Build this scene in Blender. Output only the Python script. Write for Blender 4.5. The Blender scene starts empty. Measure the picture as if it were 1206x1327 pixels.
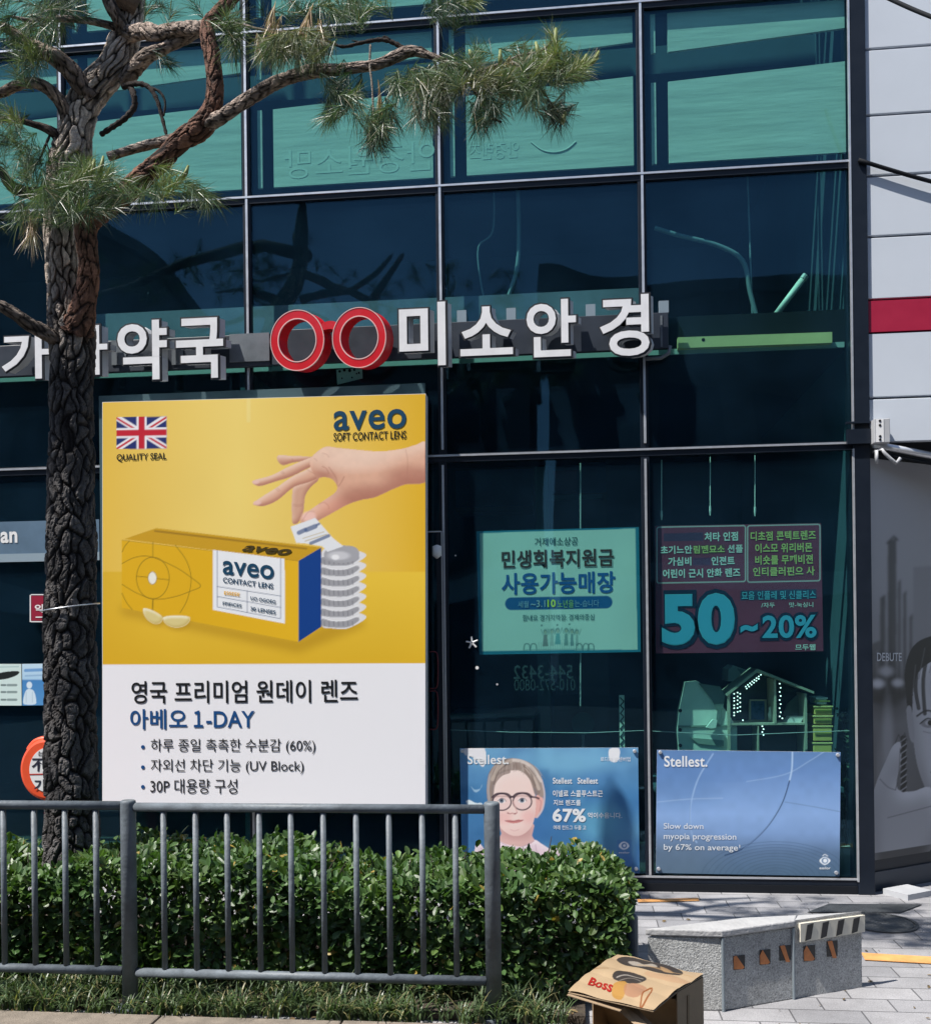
import bpy, math, random
import numpy as np
from mathutils import Vector, Matrix

random.seed(7)
RNG = np.random.default_rng(11)
sc = bpy.context.scene
COL = sc.collection

# ------------------------------------------------------------------ camera
FPX, CU, V0 = 1300.0, 603.0, 830.0        # focal length, centre column and horizon row, in photo pixels
YAW, ROLL = math.radians(6.14), 0.0118
EYE = Vector((0, 0, 1.6))
fwd = Vector((-math.sin(YAW), math.cos(YAW), 0))
r0 = Vector((math.cos(YAW), math.sin(YAW), 0))
u0 = Vector((0, 0, 1))
RIGHT = (r0 * math.cos(ROLL) - u0 * math.sin(ROLL)).normalized()
UP = (u0 * math.cos(ROLL) + r0 * math.sin(ROLL)).normalized()
cd = bpy.data.cameras.new('camera')
cam = bpy.data.objects.new('camera', cd)
COL.objects.link(cam)
M3 = Matrix((RIGHT, UP, -fwd)).transposed()
cam.matrix_world = Matrix.Translation(EYE) @ M3.to_4x4()
cd.sensor_fit = 'HORIZONTAL'
cd.sensor_width = 36.0
cd.lens = 36.0 * FPX / 1206.0
cd.shift_y = (V0 - 663.5) / 1206.0
cd.clip_start = 0.05
cd.clip_end = 2000
sc.camera = cam

# ------------------------------------------------------------------ light
SUN = Vector((-0.45, -0.285, 0.845)).normalized()      # direction towards the sun
w = bpy.data.worlds.new("World")
sc.world = w
w.use_nodes = True
nt = w.node_tree
nt.nodes.clear()
wo = nt.nodes.new('ShaderNodeOutputWorld')
bg = nt.nodes.new('ShaderNodeBackground')
sky = nt.nodes.new('ShaderNodeTexSky')
sky.sky_type = 'NISHITA'
sky.sun_disc = False
sky.sun_elevation = math.asin(SUN.z)
sky.sun_rotation = math.atan2(SUN.x, SUN.y)
sky.air_density = 1.0
sky.dust_density = 0.6
nt.links.new(sky.outputs[0], bg.inputs[0])
bg.inputs[1].default_value = 0.085
nt.links.new(bg.outputs[0], wo.inputs[0])
sd = bpy.data.lights.new('sun', 'SUN')
sd.energy = 4.6
sd.angle = math.radians(0.5)
sd.color = (1.0, 0.955, 0.89)
so = bpy.data.objects.new('sun', sd)
so.rotation_euler = SUN.to_track_quat('Z', 'Y').to_euler()
COL.objects.link(so)
sc.view_settings.view_transform = 'Standard'
sc.view_settings.look = 'None'
sc.view_settings.exposure = 0.75
sc.view_settings.gamma = 1.0
sc.cycles.max_bounces = 8
sc.cycles.transparent_max_bounces = 16
sc.cycles.glossy_bounces = 3
sc.cycles.caustics_reflective = False
sc.cycles.caustics_refractive = False
sc.cycles.use_denoising = True

# ------------------------------------------------------------------ pixel -> point
def ray(px, py):
    return RIGHT * ((px - CU) / FPX) + UP * ((V0 - py) / FPX) + fwd
def P(px, py, Y):                 # on the vertical plane y = Y
    d = ray(px, py); t = (Y - EYE.y) / d.y
    return EYE + d * t
def G(px, py, z=0.0):             # on the level plane z
    d = ray(px, py); t = (z - EYE.z) / d.z
    return EYE + d * t
def D(px, py, dep):               # at a distance along the view axis
    return EYE + ray(px, py) * dep
def PN(px, py, p0, n):            # on any plane
    d = ray(px, py); t = (p0 - EYE).dot(n) / d.dot(n)
    return EYE + d * t
YF = G(1112, 1158.6).y            # the glass front

# ------------------------------------------------------------------ helpers
def lin(c):
    c = c / 255.0
    return c / 12.92 if c <= 0.04045 else ((c + 0.055) / 1.055) ** 2.4
def S(r, g, b, k=1.0):
    return (lin(r) * k, lin(g) * k, lin(b) * k)

class MB:
    def __init__(s):
        s.v = []; s.f = []; s.c = []; s.n = 0; s.mi = []; s.raw = []
    def add(s, vs, fs, col=None, mi=0):
        vs = np.asarray([tuple(x) for x in vs] if not isinstance(vs, np.ndarray) else vs, dtype=float).reshape(-1, 3)
        s.v.append(vs); o = s.n; s.raw.append((vs, fs, col))
        s.f.extend([tuple(i + o for i in f) for f in fs])
        s.mi.extend([mi] * len(fs))
        if col is not None:
            col = np.asarray(col, dtype=float)
            if col.ndim == 1: col = np.tile(col, (len(vs), 1))
            s.c.append(col)
        else:
            s.c.append(np.full((len(vs), 3), 0.5))
        s.n += len(vs)
        return s
    def box(s, a, b, col=None, mi=0):
        x0, x1 = sorted((a[0], b[0])); y0, y1 = sorted((a[1], b[1])); z0, z1 = sorted((a[2], b[2]))
        vs = [(x0,y0,z0),(x1,y0,z0),(x1,y1,z0),(x0,y1,z0),(x0,y0,z1),(x1,y0,z1),(x1,y1,z1),(x0,y1,z1)]
        return s.add(vs, [(0,3,2,1),(4,5,6,7),(0,1,5,4),(1,2,6,5),(2,3,7,6),(3,0,4,7)], col, mi)
    def prism(s, poly, off, col=None, mi=0):       # 3-D polygon swept by a vector
        n = len(poly); off = Vector(off)
        vs = [Vector(p) for p in poly] + [Vector(p) + off for p in poly]
        fs = [tuple(range(n - 1, -1, -1)), tuple(range(n, 2 * n))] + [(i, (i + 1) % n, n + (i + 1) % n, n + i) for i in range(n)]
        return s.add(vs, fs, col, mi)
    def tube(s, pts, rad, seg=10, col=None, mi=0, cap=True):
        pts = [Vector(p) for p in pts]; n = len(pts)
        rad = [rad] * n if not hasattr(rad, '__len__') else rad
        vs = []; prev = None
        for i, p in enumerate(pts):
            t = (pts[min(i + 1, n - 1)] - pts[max(i - 1, 0)]).normalized()
            if prev is None:
                a = Vector((1, 0, 0)) if abs(t.x) < 0.9 else Vector((0, 1, 0))
                prev = (a - t * a.dot(t)).normalized()
            else:
                prev = (prev - t * prev.dot(t)).normalized()
            b = t.cross(prev)
            for k in range(seg):
                th = 2 * math.pi * k / seg
                vs.append(p + (prev * math.cos(th) + b * math.sin(th)) * rad[i])
        fs = [(i * seg + k, i * seg + (k + 1) % seg, (i + 1) * seg + (k + 1) % seg, (i + 1) * seg + k) for i in range(n - 1) for k in range(seg)]
        if cap:
            fs.append(tuple(range(seg - 1, -1, -1))); fs.append(tuple((n - 1) * seg + k for k in range(seg)))
        return s.add(vs, fs, col, mi)
    def arrays(s):
        return np.concatenate(s.v), np.concatenate(s.c)

def wloc(o):
    v = Vector((0, 0, 0))
    while o is not None:
        v = v + o.location; o = o.parent
    return v
def build(name, mb, mats, parent=None, base=None, smooth=False, uselcol=False, bevel=0.0):
    if name in ('lettering', 'shoot') and len(mb.raw) > 1:          # every line of lettering is a part of its own
        for vs, fs, col in mb.raw:
            m1 = MB(); m1.add(vs, fs, col); o = build(name, m1, mats, parent, base, smooth, uselcol)
        return o
    V, Cc = mb.arrays()
    org = wloc(parent) if parent is not None else Vector(base if base is not None else ((V[:,0].min()+V[:,0].max())/2, (V[:,1].min()+V[:,1].max())/2, V[:,2].min()))
    me = bpy.data.meshes.new(name)
    me.from_pydata((V - np.array(org)).tolist(), [], mb.f)
    if not isinstance(mats, (list, tuple)): mats = [mats]
    for m in mats: me.materials.append(m)
    if len(mats) > 1: me.polygons.foreach_set('material_index', mb.mi)
    if uselcol:
        at = me.color_attributes.new('Col', 'FLOAT_COLOR', 'POINT')
        at.data.foreach_set('color', np.concatenate([Cc, np.ones((len(Cc), 1))], 1).ravel())
    if smooth: me.polygons.foreach_set('use_smooth', [True] * len(me.polygons))
    me.update()
    o = bpy.data.objects.new(name, me)
    COL.objects.link(o)
    if parent is not None: o.parent = parent
    else: o.location = org
    if bevel:
        b = o.modifiers.new('bevel', 'BEVEL'); b.width = bevel; b.segments = 2; b.limit_method = 'ANGLE'
    return o
def tag(o, label=None, cat=None, group=None, kind=None):
    if label: o['label'] = label
    if cat: o['category'] = cat
    if group: o['group'] = group
    if kind: o['kind'] = kind
    return o
def empty(name, loc, label=None, cat=None, group=None):
    o = bpy.data.objects.new(name, None); o.location = loc; o.empty_display_size = 0.1
    COL.objects.link(o)
    return tag(o, label, cat, group)

# ------------------------------------------------------------------ materials
MATS = {}
def mat(name, col=(.5,.5,.5), rough=0.6, metal=0.0, spec=0.5, noise=0.0, nscale=8.0, bump=0.0, bscale=40.0, emit=None, attr=False, coat=0.0, sub=None):
    m = bpy.data.materials.new(name); m.use_nodes = True
    t = m.node_tree; b = t.nodes['Principled BSDF']
    b.inputs['Base Color'].default_value = (*col, 1); b.inputs['Roughness'].default_value = rough
    b.inputs['Metallic'].default_value = metal; b.inputs['Specular IOR Level'].default_value = spec
    b.inputs['Coat Weight'].default_value = coat
    src = None
    if attr:
        a = t.nodes.new('ShaderNodeVertexColor'); a.layer_name = 'Col'; src = a.outputs[0]
        t.links.new(src, b.inputs['Base Color'])
    tc = t.nodes.new('ShaderNodeTexCoord')
    if noise > 0:
        n = t.nodes.new('ShaderNodeTexNoise'); n.inputs['Scale'].default_value = nscale; n.inputs['Detail'].default_value = 6; n.inputs['Roughness'].default_value = 0.65
        t.links.new(tc.outputs['Object'], n.inputs['Vector'])
        mr = t.nodes.new('ShaderNodeMapRange'); mr.inputs[1].default_value = 0.25; mr.inputs[2].default_value = 0.75
        mr.inputs[3].default_value = 1 - noise; mr.inputs[4].default_value = 1 + noise
        t.links.new(n.outputs[0], mr.inputs[0])
        mx = t.nodes.new('ShaderNodeVectorMath'); mx.operation = 'SCALE'
        if src is not None: t.links.new(src, mx.inputs[0])
        else: mx.inputs[0].default_value = col
        t.links.new(mr.outputs[0], mx.inputs['Scale'])
        t.links.new(mx.outputs[0], b.inputs['Base Color'])
        mr2 = t.nodes.new('ShaderNodeMapRange'); mr2.inputs[3].default_value = max(0.05, rough - 0.12); mr2.inputs[4].default_value = min(1, rough + 0.12)
        t.links.new(n.outputs[0], mr2.inputs[0]); t.links.new(mr2.outputs[0], b.inputs['Roughness'])
    if bump > 0:
        n2 = t.nodes.new('ShaderNodeTexNoise'); n2.inputs['Scale'].default_value = bscale; n2.inputs['Detail'].default_value = 4
        t.links.new(tc.outputs['Object'], n2.inputs['Vector'])
        bp = t.nodes.new('ShaderNodeBump'); bp.inputs['Strength'].default_value = bump; bp.inputs['Distance'].default_value = 0.02
        t.links.new(n2.outputs[0], bp.inputs['Height']); t.links.new(bp.outputs[0], b.inputs['Normal'])
    if emit:
        b.inputs['Emission Color'].default_value = (*emit[:3], 1); b.inputs['Emission Strength'].default_value = emit[3]
    MATS[name] = m
    return m

def glass_mat(name, tint, ior=1.5, warp=0.35):
    m = bpy.data.materials.new(name); m.use_nodes = True
    t = m.node_tree; t.nodes.clear()
    o = t.nodes.new('ShaderNodeOutputMaterial'); mx = t.nodes.new('ShaderNodeMixShader')
    tr = t.nodes.new('ShaderNodeBsdfTransparent'); gl = t.nodes.new('ShaderNodeBsdfGlossy')
    ge = t.nodes.new('ShaderNodeNewGeometry'); dt_ = t.nodes.new('ShaderNodeVectorMath'); dt_.operation = 'DOT_PRODUCT'
    t.links.new(ge.outputs['Normal'], dt_.inputs[0]); t.links.new(ge.outputs['Incoming'], dt_.inputs[1])
    ab = t.nodes.new('ShaderNodeMath'); ab.operation = 'ABSOLUTE'; t.links.new(dt_.outputs['Value'], ab.inputs[0])
    om = t.nodes.new('ShaderNodeMath'); om.operation = 'SUBTRACT'; om.inputs[0].default_value = 1.0; t.links.new(ab.outputs[0], om.inputs[1])
    pw = t.nodes.new('ShaderNodeMath'); pw.operation = 'POWER'; pw.inputs[1].default_value = 5.0; t.links.new(om.outputs[0], pw.inputs[0])
    fr = t.nodes.new('ShaderNodeMath'); fr.operation = 'MULTIPLY_ADD'; fr.inputs[1].default_value = 0.6; fr.inputs[2].default_value = ior; t.links.new(pw.outputs[0], fr.inputs[0])
    tr.inputs[0].default_value = (*tint, 1); gl.inputs['Roughness'].default_value = 0.015
    gl.inputs[0].default_value = (0.36, 0.68, 1.0, 1)
    tc = t.nodes.new('ShaderNodeTexCoord'); oi = t.nodes.new('ShaderNodeObjectInfo')
    n = t.nodes.new('ShaderNodeTexNoise'); n.noise_dimensions = '4D'; n.inputs['Scale'].default_value = 0.8; n.inputs['Detail'].default_value = 1.0
    mu = t.nodes.new('ShaderNodeMath'); mu.operation = 'MULTIPLY'; mu.inputs[1].default_value = 40
    t.links.new(oi.outputs['Random'], mu.inputs[0]); t.links.new(mu.outputs[0], n.inputs['W'])
    t.links.new(tc.outputs['Object'], n.inputs['Vector'])
    bp = t.nodes.new('ShaderNodeBump'); bp.inputs['Strength'].default_value = warp; bp.inputs['Distance'].default_value = 0.05
    t.links.new(n.outputs[0], bp.inputs['Height'])
    t.links.new(bp.outputs[0], gl.inputs['Normal'])
    df_ = t.nodes.new('ShaderNodeBsdfDiffuse'); df_.inputs[0].default_value = (.14, .36, .70, 1)      # thin blue haze added to lift the dark panes
    nd = t.nodes.new('ShaderNodeTexNoise'); nd.inputs['Scale'].default_value = 1.6; nd.inputs['Detail'].default_value = 5; t.links.new(tc.outputs['Object'], nd.inputs['Vector'])
    md = t.nodes.new('ShaderNodeMapRange'); md.inputs[1].default_value = .3; md.inputs[2].default_value = .75; md.inputs[3].default_value = .004; md.inputs[4].default_value = .022; t.links.new(nd.outputs[0], md.inputs[0])
    dm = t.nodes.new('ShaderNodeMixShader'); t.links.new(md.outputs[0], dm.inputs[0]); t.links.new(tr.outputs[0], dm.inputs[1]); t.links.new(df_.outputs[0], dm.inputs[2])
    t.links.new(fr.outputs[0], mx.inputs[0]); t.links.new(dm.outputs[0], mx.inputs[1]); t.links.new(gl.outputs[0], mx.inputs[2])
    t.links.new(mx.outputs[0], o.inputs[0])
    return m

M_glass = glass_mat('tinted_glass', (0.70, 0.905, 0.87), 0.03)
M_frame = mat('frame_dark', (0.009, 0.014, 0.024), 0.4, 0.0, spec=.3, noise=.15)
M_silver = mat('aluminium', (0.62, 0.64, 0.68), 0.35, 0.6, noise=.1, nscale=20)
M_black = mat('black_matt', (0.010, 0.012, 0.016), 0.75, spec=.15)
M_inner = mat('interior_navy', (0.04, 0.085, 0.12), 0.85, noise=.3, nscale=1.2)
M_blind = mat('blind_white', (0.60, 0.61, 0.57), 0.8, noise=.16, nscale=5.0, bump=.2, bscale=6)
for n_ in M_blind.node_tree.nodes:          # streaks run along the cloth
    if n_.type == 'TEX_NOISE':
        mp_ = M_blind.node_tree.nodes.new('ShaderNodeMapping'); mp_.inputs['Scale'].default_value = (.35, 1, 3.2)
        l_ = n_.inputs['Vector'].links[0].from_socket; M_blind.node_tree.links.new(l_, mp_.inputs[0]); M_blind.node_tree.links.new(mp_.outputs[0], n_.inputs['Vector'])
M_white = mat('white_paint', (0.78, 0.78, 0.78), 0.5, noise=.04)
M_print = mat('printed_sheet', attr=True, rough=0.5, spec=.25)
M_prints = mat('printed_vinyl', attr=True, rough=0.38, spec=.3)
M_grey = mat('light_grey', (0.42, 0.43, 0.45), 0.5, noise=.08)
M_red = mat('red_enamel', (0.62, 0.012, 0.022), 0.32, coat=.3, noise=.06)
M_pinkline = mat('pale_pink_edge', (0.8, 0.5, 0.48), 0.4)
M_steel = mat('railing_paint', (0.115, 0.135, 0.155), 0.55, 0.0, noise=.38, nscale=14, bump=.12, bscale=60)

# ------------------------------------------------------------------ lettering
_tx = {}
def text_geo(s, bold=0.0, ext=0.0, sp=None):
    if sp is None: sp = 1 + bold * 1.6
    k = (s, bold, ext, sp)
    if k in _tx: return _tx[k]
    c = bpy.data.curves.new('lettering', 'FONT'); c.body = s; c.offset = bold; c.extrude = ext; c.resolution_u = 4; c.space_character = sp
    o = bpy.data.objects.new('lettering', c); COL.objects.link(o)
    bpy.context.view_layer.update()
    me = bpy.data.meshes.new_from_object(o.evaluated_get(bpy.context.evaluated_depsgraph_get()))
    V = np.array([tuple(v.co) for v in me.vertices]).reshape(-1, 3); F = [tuple(p.vertices) for p in me.polygons]
    bpy.data.objects.remove(o); bpy.data.curves.remove(c); bpy.data.meshes.remove(me)
    lo = V[:, :2].min(0); hi = V[:, :2].max(0)
    V[:, :2] = (V[:, :2] - lo) / (hi - lo)
    _tx[k] = (V, F)
    return _tx[k]
def put_text(mb, s, x0, y0, x1, y1, Y, bold=0.0, col=(.02,.02,.02), mapf=None, slope=0.0, mirror=False, sp=None):
    """lay a line of lettering into a photo-pixel box on plane Y; slope = downward px per px"""
    V, F = text_geo(s, bold, 0.0, sp)
    if mapf is None: mapf = lambda a, b: P(a, b, Y)
    a = mapf(x0, y1); b = mapf(x1, y1 + slope * (x1 - x0)); c = mapf(x0, y0)
    if slope == 0.0 and Y is not None:      # upright, level box
        ce = mapf((x0 + x1) / 2, (y0 + y1) / 2); wd = (b - a).length; ht = (c - a).length
        a = ce - Vector((wd / 2, 0, ht / 2)); ux = Vector((wd, 0, 0)); uz = Vector((0, 0, ht))
    else:
        ux = b - a; uz = c - a
    U = V[:, 0:1] if not mirror else 1 - V[:, 0:1]
    W = np.array(a) + U * np.array(ux) + V[:, 1:2] * np.array(uz)
    mb.add(W, F if not mirror else [f[::-1] for f in F], col)

# ------------------------------------------------------------------ painter: printed pictures as finely divided sheets with their print in a colour attribute
class Print:
    def __init__(s, quad, step=1.0, sub=2):
        """quad: photo px corners tl, tr, br, bl"""
        q = np.array(quad, float); s.q = q
        wd = max(np.linalg.norm(q[1]-q[0]), np.linalg.norm(q[2]-q[3])); ht = max(np.linalg.norm(q[3]-q[0]), np.linalg.norm(q[2]-q[1]))
        s.nx = int(wd / step) + 1; s.ny = int(ht / step) + 1
        a, b = np.meshgrid(np.linspace(0, 1, s.nx), np.linspace(0, 1, s.ny))
        s.a, s.b = a, b
        def bil(a, b):
            return (q[0] * ((1-a)*(1-b))[..., None] + q[1] * (a*(1-b))[..., None] + q[2] * (a*b)[..., None] + q[3] * ((1-a)*b)[..., None])
        uv = bil(a, b); s.U = uv[..., 0]; s.V = uv[..., 1]; s.step = step
        s.C = np.zeros((s.ny, s.nx, 3))
    def fill(s, c): s.C[:] = c
    def vgrad(s, stops, axis='V', mask=None):
        T = getattr(s, axis); xs = [k[0] for k in stops]
        for ch in range(3):
            g = np.interp(T, xs, [k[1][ch] for k in stops])
            s.C[..., ch] = g if mask is None else s.C[..., ch] * (1 - mask) + g * mask
    def mask(s, poly):
        p = np.array(poly, float); n = len(p)
        out = np.zeros_like(s.U); h = s.step / 4
        for dx, dy in ((-h, -h), (h, -h), (-h, h), (h, h)):
            U = s.U + dx; V = s.V + dy; ins = np.zeros(U.shape, bool)
            for i in range(n):
                x0, y0 = p[i]; x1, y1 = p[(i + 1) % n]
                if y0 == y1: continue
                cnd = ((y0 > V) != (y1 > V)) & (U < (x1 - x0) * (V - y0) / (y1 - y0) + x0)
                ins ^= cnd
            out += ins
        return out / 4
    def emask(s, cx, cy, rx, ry, soft=None):
        d = np.sqrt(((s.U - cx) / rx) ** 2 + ((s.V - cy) / ry) ** 2)
        if soft is None: soft = s.step / min(rx, ry)
        return np.clip((1 - d) / soft + 0.5, 0, 1)
    def lmask(s, pts, wd):
        out = np.zeros_like(s.U); p = np.array(pts, float)
        for i in range(len(p) - 1):
            a = p[i]; d = p[i + 1] - a; L = max(d @ d, 1e-9)
            t = np.clip(((s.U - a[0]) * d[0] + (s.V - a[1]) * d[1]) / L, 0, 1)
            dist = np.hypot(s.U - a[0] - t * d[0], s.V - a[1] - t * d[1])
            out = np.maximum(out, np.clip((wd / 2 - dist) / s.step + 0.5, 0, 1))
        return out
    def put(s, m, c, op=1.0):
        m = (m * op)[..., None]; s.C = s.C * (1 - m) + np.asarray(c) * m
    def poly(s, pts, c, op=1.0, smooth=0):
        if smooth: pts = spline(pts, smooth, True)
        m = s.mask(pts); s.put(m, c, op); return m
    def ell(s, cx, cy, rx, ry, c, op=1.0, soft=None):
        m = s.emask(cx, cy, rx, ry, soft); s.put(m, c, op); return m
    def line(s, pts, wd, c, op=1.0, smooth=0):
        if smooth: pts = spline(pts, smooth, False)
        s.put(s.lmask(pts, wd), c, op)
    def blur(s, m, r):
        r = max(1, int(r / s.step))
        for ax in (0, 1):
            for _ in range(2):
                pad = [(0, 0), (0, 0)]; pad[ax] = (r + 1, r)
                c = np.cumsum(np.pad(m, pad, mode='edge'), axis=ax)
                n = m.shape[ax]
                m = (np.take(c, np.arange(2 * r + 1, 2 * r + 1 + n), axis=ax) - np.take(c, np.arange(0, n), axis=ax)) / (2 * r + 1)
        return m
    def blurC(s, r, m=None):
        B = np.stack([s.blur(s.C[..., k], r) for k in range(3)], -1)
        s.C = B if m is None else s.C * (1 - m[..., None]) + B * m[..., None]
    def shade(s, m, c_hi, c_lo, dx=4, dy=8, r=6, op=1.0):
        """form modelling of a printed figure: light from upper left"""
        b = s.blur(m, r)
        sx, sy = int(dx / s.step), int(dy / s.step)
        sh = np.roll(np.roll(b, -sy, 0), -sx, 1) - np.roll(np.roll(b, sy, 0), sx, 1)
        s.put(m * np.clip(sh, 0, 1), c_hi, op); s.put(m * np.clip(-sh, 0, 1), c_lo, op)
    def noise(s, cell, amp, seed=0, mask=None, col=None):
        r = np.random.default_rng(seed)
        gx = int((s.U.max() - s.U.min()) / cell) + 3; gy = int((s.V.max() - s.V.min()) / cell) + 3
        g = r.random((gy, gx))
        x = (s.U - s.U.min()) / cell; y = (s.V - s.V.min()) / cell
        xi = x.astype(int); yi = y.astype(int); fx = x - xi; fy = y - yi
        fx = fx * fx * (3 - 2 * fx); fy = fy * fy * (3 - 2 * fy)
        n = g[yi, xi]*(1-fx)*(1-fy) + g[yi, xi+1]*fx*(1-fy) + g[yi+1, xi]*(1-fx)*fy + g[yi+1, xi+1]*fx*fy
        if col is not None: s.put(np.clip((n - .5) * 2, 0, 1) * (1 if mask is None else mask), col, amp)
        else: s.C *= (1 + amp * (n - .5) * 2 * (1 if mask is None else mask))[..., None]
        return n
    def mesh(s, mapf, mb=None, keep=None):
        mb = mb or MB()
        nx, ny = s.nx, s.ny
        o = np.array(EYE); d = (np.array(fwd) + ((s.U - CU) / FPX)[..., None] * np.array(RIGHT) + ((V0 - s.V) / FPX)[..., None] * np.array(UP))
        p0, n = mapf
        t = ((np.array(p0) - o) @ np.array(n)) / (d @ np.array(n))
        W = o + d * t[..., None]
        i = np.arange(nx * ny).reshape(ny, nx)
        f = np.stack([i[1:, :-1], i[1:, 1:], i[:-1, 1:], i[:-1, :-1]], -1).reshape(-1, 4)
        mb.add(W.reshape(-1, 3), f.tolist(), np.clip(s.C, 0.002, 0.9).reshape(-1, 3))
        return mb
def spline(pts, k=8, closed=True):
    p = np.array(pts, float); n = len(p); out = []
    rng = range(n if closed else n - 1)
    for i in rng:
        g = (lambda j: p[j % n]) if closed else (lambda j: p[min(max(j, 0), n - 1)])
        a, b, c, d = g(i - 1), g(i), g(i + 1), g(i + 2)
        for j in range(k):
            t = j / k
            out.append(0.5 * ((2*b) + (c - a)*t + (2*a - 5*b + 4*c - d)*t*t + (3*b - a - 3*c + d)*t**3))
    if not closed: out.append(p[-1])
    return np.array(out)
def PY(Y): return (Vector((0, Y, 0)), Vector((0, 1, 0)))

# ================================================================== SETTING: ground
def paver_mat():
    m = bpy.data.materials.new('pavers'); m.use_nodes = True
    t = m.node_tree; b = t.nodes['Principled BSDF']; b.inputs['Roughness'].default_value = 0.75
    tc = t.nodes.new('ShaderNodeTexCoord'); mp = t.nodes.new('ShaderNodeMapping'); mp.inputs['Rotation'].default_value = (0, 0, 0.0)
    t.links.new(tc.outputs['Object'], mp.inputs[0])
    br = t.nodes.new('ShaderNodeTexBrick'); br.inputs['Scale'].default_value = 1.0
    br.inputs['Brick Width'].default_value = 0.30; br.inputs['Row Height'].default_value = 0.15; br.inputs['Mortar Size'].default_value = 0.004
    br.inputs['Color1'].default_value = (.34, .335, .345, 1); br.inputs['Color2'].default_value = (.215, .215, .228, 1); br.inputs['Mortar'].default_value = (.10, .10, .105, 1)
    br.inputs['Mortar Smooth'].default_value = 0.3; br.inputs['Bias'].default_value = 0.1
    t.links.new(mp.outputs[0], br.inputs['Vector'])
    n = t.nodes.new('ShaderNodeTexNoise'); n.inputs['Scale'].default_value = 2.2; n.inputs['Detail'].default_value = 8; n.inputs['Roughness'].default_value = .7
    t.links.new(tc.outputs['Object'], n.inputs['Vector'])
    mr = t.nodes.new('ShaderNodeMapRange'); mr.inputs[1].default_value = .3; mr.inputs[2].default_value = .7; mr.inputs[3].default_value = .72; mr.inputs[4].default_value = 1.22
    t.links.new(n.outputs[0], mr.inputs[0])
    sp = t.nodes.new('ShaderNodeTexNoise'); sp.inputs['Scale'].default_value = 160; sp.inputs['Detail'].default_value = 2
    t.links.new(tc.outputs['Object'], sp.inputs['Vector'])
    mr3 = t.nodes.new('ShaderNodeMapRange'); mr3.inputs[1].default_value = .3; mr3.inputs[2].default_value = .7; mr3.inputs[3].default_value = .85; mr3.inputs[4].default_value = 1.15
    t.links.new(sp.outputs[0], mr3.inputs[0])
    mm = t.nodes.new('ShaderNodeMath'); mm.operation = 'MULTIPLY'; t.links.new(mr.outputs[0], mm.inputs[0]); t.links.new(mr3.outputs[0], mm.inputs[1])
    vm = t.nodes.new('ShaderNodeVectorMath'); vm.operation = 'SCALE'
    t.links.new(br.outputs['Color'], vm.inputs[0]); t.links.new(mm.outputs[0], vm.inputs['Scale']); t.links.new(vm.outputs[0], b.inputs['Base Color'])
    ad = t.nodes.new('ShaderNodeMath'); ad.operation = 'MULTIPLY_ADD'; ad.inputs[1].default_value = -1.0
    t.links.new(br.outputs['Fac'], ad.inputs[0]); t.links.new(sp.outputs[0], ad.inputs[2])
    bp = t.nodes.new('ShaderNodeBump'); bp.inputs['Strength'].default_value = .5; bp.inputs['Distance'].default_value = .006
    t.links.new(ad.outputs[0], bp.inputs['Height']); t.links.new(bp.outputs[0], b.inputs['Normal'])
    return m
M_pave = paver_mat()
M_asph = mat('asphalt', (.05, .05, .052), .85, noise=.3, nscale=3, bump=.4, bscale=220)
M_soil = mat('soil', (.055, .042, .03), .95, noise=.5, nscale=14, bump=.9, bscale=45)
M_gran = mat('kerb_granite', (.20, .168, .135), .8, noise=.32, nscale=14, bump=.4, bscale=180)

mb = MB(); mb.add([(-150, -150, -.13), (150, -150, -.13), (150, 150, -.13), (-150, 150, -.13)], [(0, 1, 2, 3)])
tag(build('ground', mb, M_asph, base=(0, 0, -.13)), kind='structure')
KY = G(168, 1318).y                    # kerb line (in front of the railing)
BX = P(758, 1290, KY).x                # right end of the planting bed
mb = MB(); mb.box((-40, KY - .12, -.126), (40, YF + 12, 0.0))
tag(build('pavement', mb, M_pave, base=(0, KY, -.126)), kind='structure')
mb = MB(); mb.box((-9, KY + .06, .004), (BX, KY + 1.42, .035))
tag(build('soil_bed', mb, M_soil), kind='structure')
KBF = G(168, 1322, .05).y
kx = [-9.0]
for px in (-330, 203, 440, 690):
    kx.append(P(px, 1312, KBF).x)
kerbs = empty('kerb', (0, KBF, 0)); kerbs['kind'] = 'structure'
for i in range(len(kx) - 1):
    mb = MB(); mb.box((kx[i] + .003, KBF - .16, .004), (kx[i + 1] - .003, KBF + .05, .055 + .002 * (i % 2)))
    build('kerb_stone', mb, M_gran, kerbs, bevel=.008)

# ================================================================== GLASS BUILDING
def gx(px, py=300): return P(px, py, YF).x
def gz(y, px=700): return P(px, y, YF).z
XS = [gx(80.5), gx(320), gx(570), gx(832), gx(1109)]
pitch = XS[1] - XS[0]
XS = [XS[0] - 3 * pitch, XS[0] - 2 * pitch, XS[0] - pitch] + XS
Z0, Z1, Z2, Z3 = 0.0, gz(589), gz(235.5), gz(15)
Z4, Z5, Z6 = Z3 + 1.65, Z3 + 3.3, Z3 + 5.0
ZS = [Z0, Z1, Z2, Z3, Z4, Z5, Z6]
XL, XR = XS[0], XS[-1]
B = empty('glass_building', ((XL + XR) / 2, YF + .1, 0), 'dark blue glass curtain wall building with aluminium glazing bars and pale blinds upstairs', 'building')
# glass panes
for j in range(len(ZS) - 1):
    for i in range(len(XS) - 1):
        mb = MB(); mb.box((XS[i] + .012, YF + .012, ZS[j] + (.10 if j == 0 else .012)), (XS[i + 1] - .012, YF + .022, ZS[j + 1] - .012))
        build('glass_pane', mb, M_glass, B)
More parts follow.
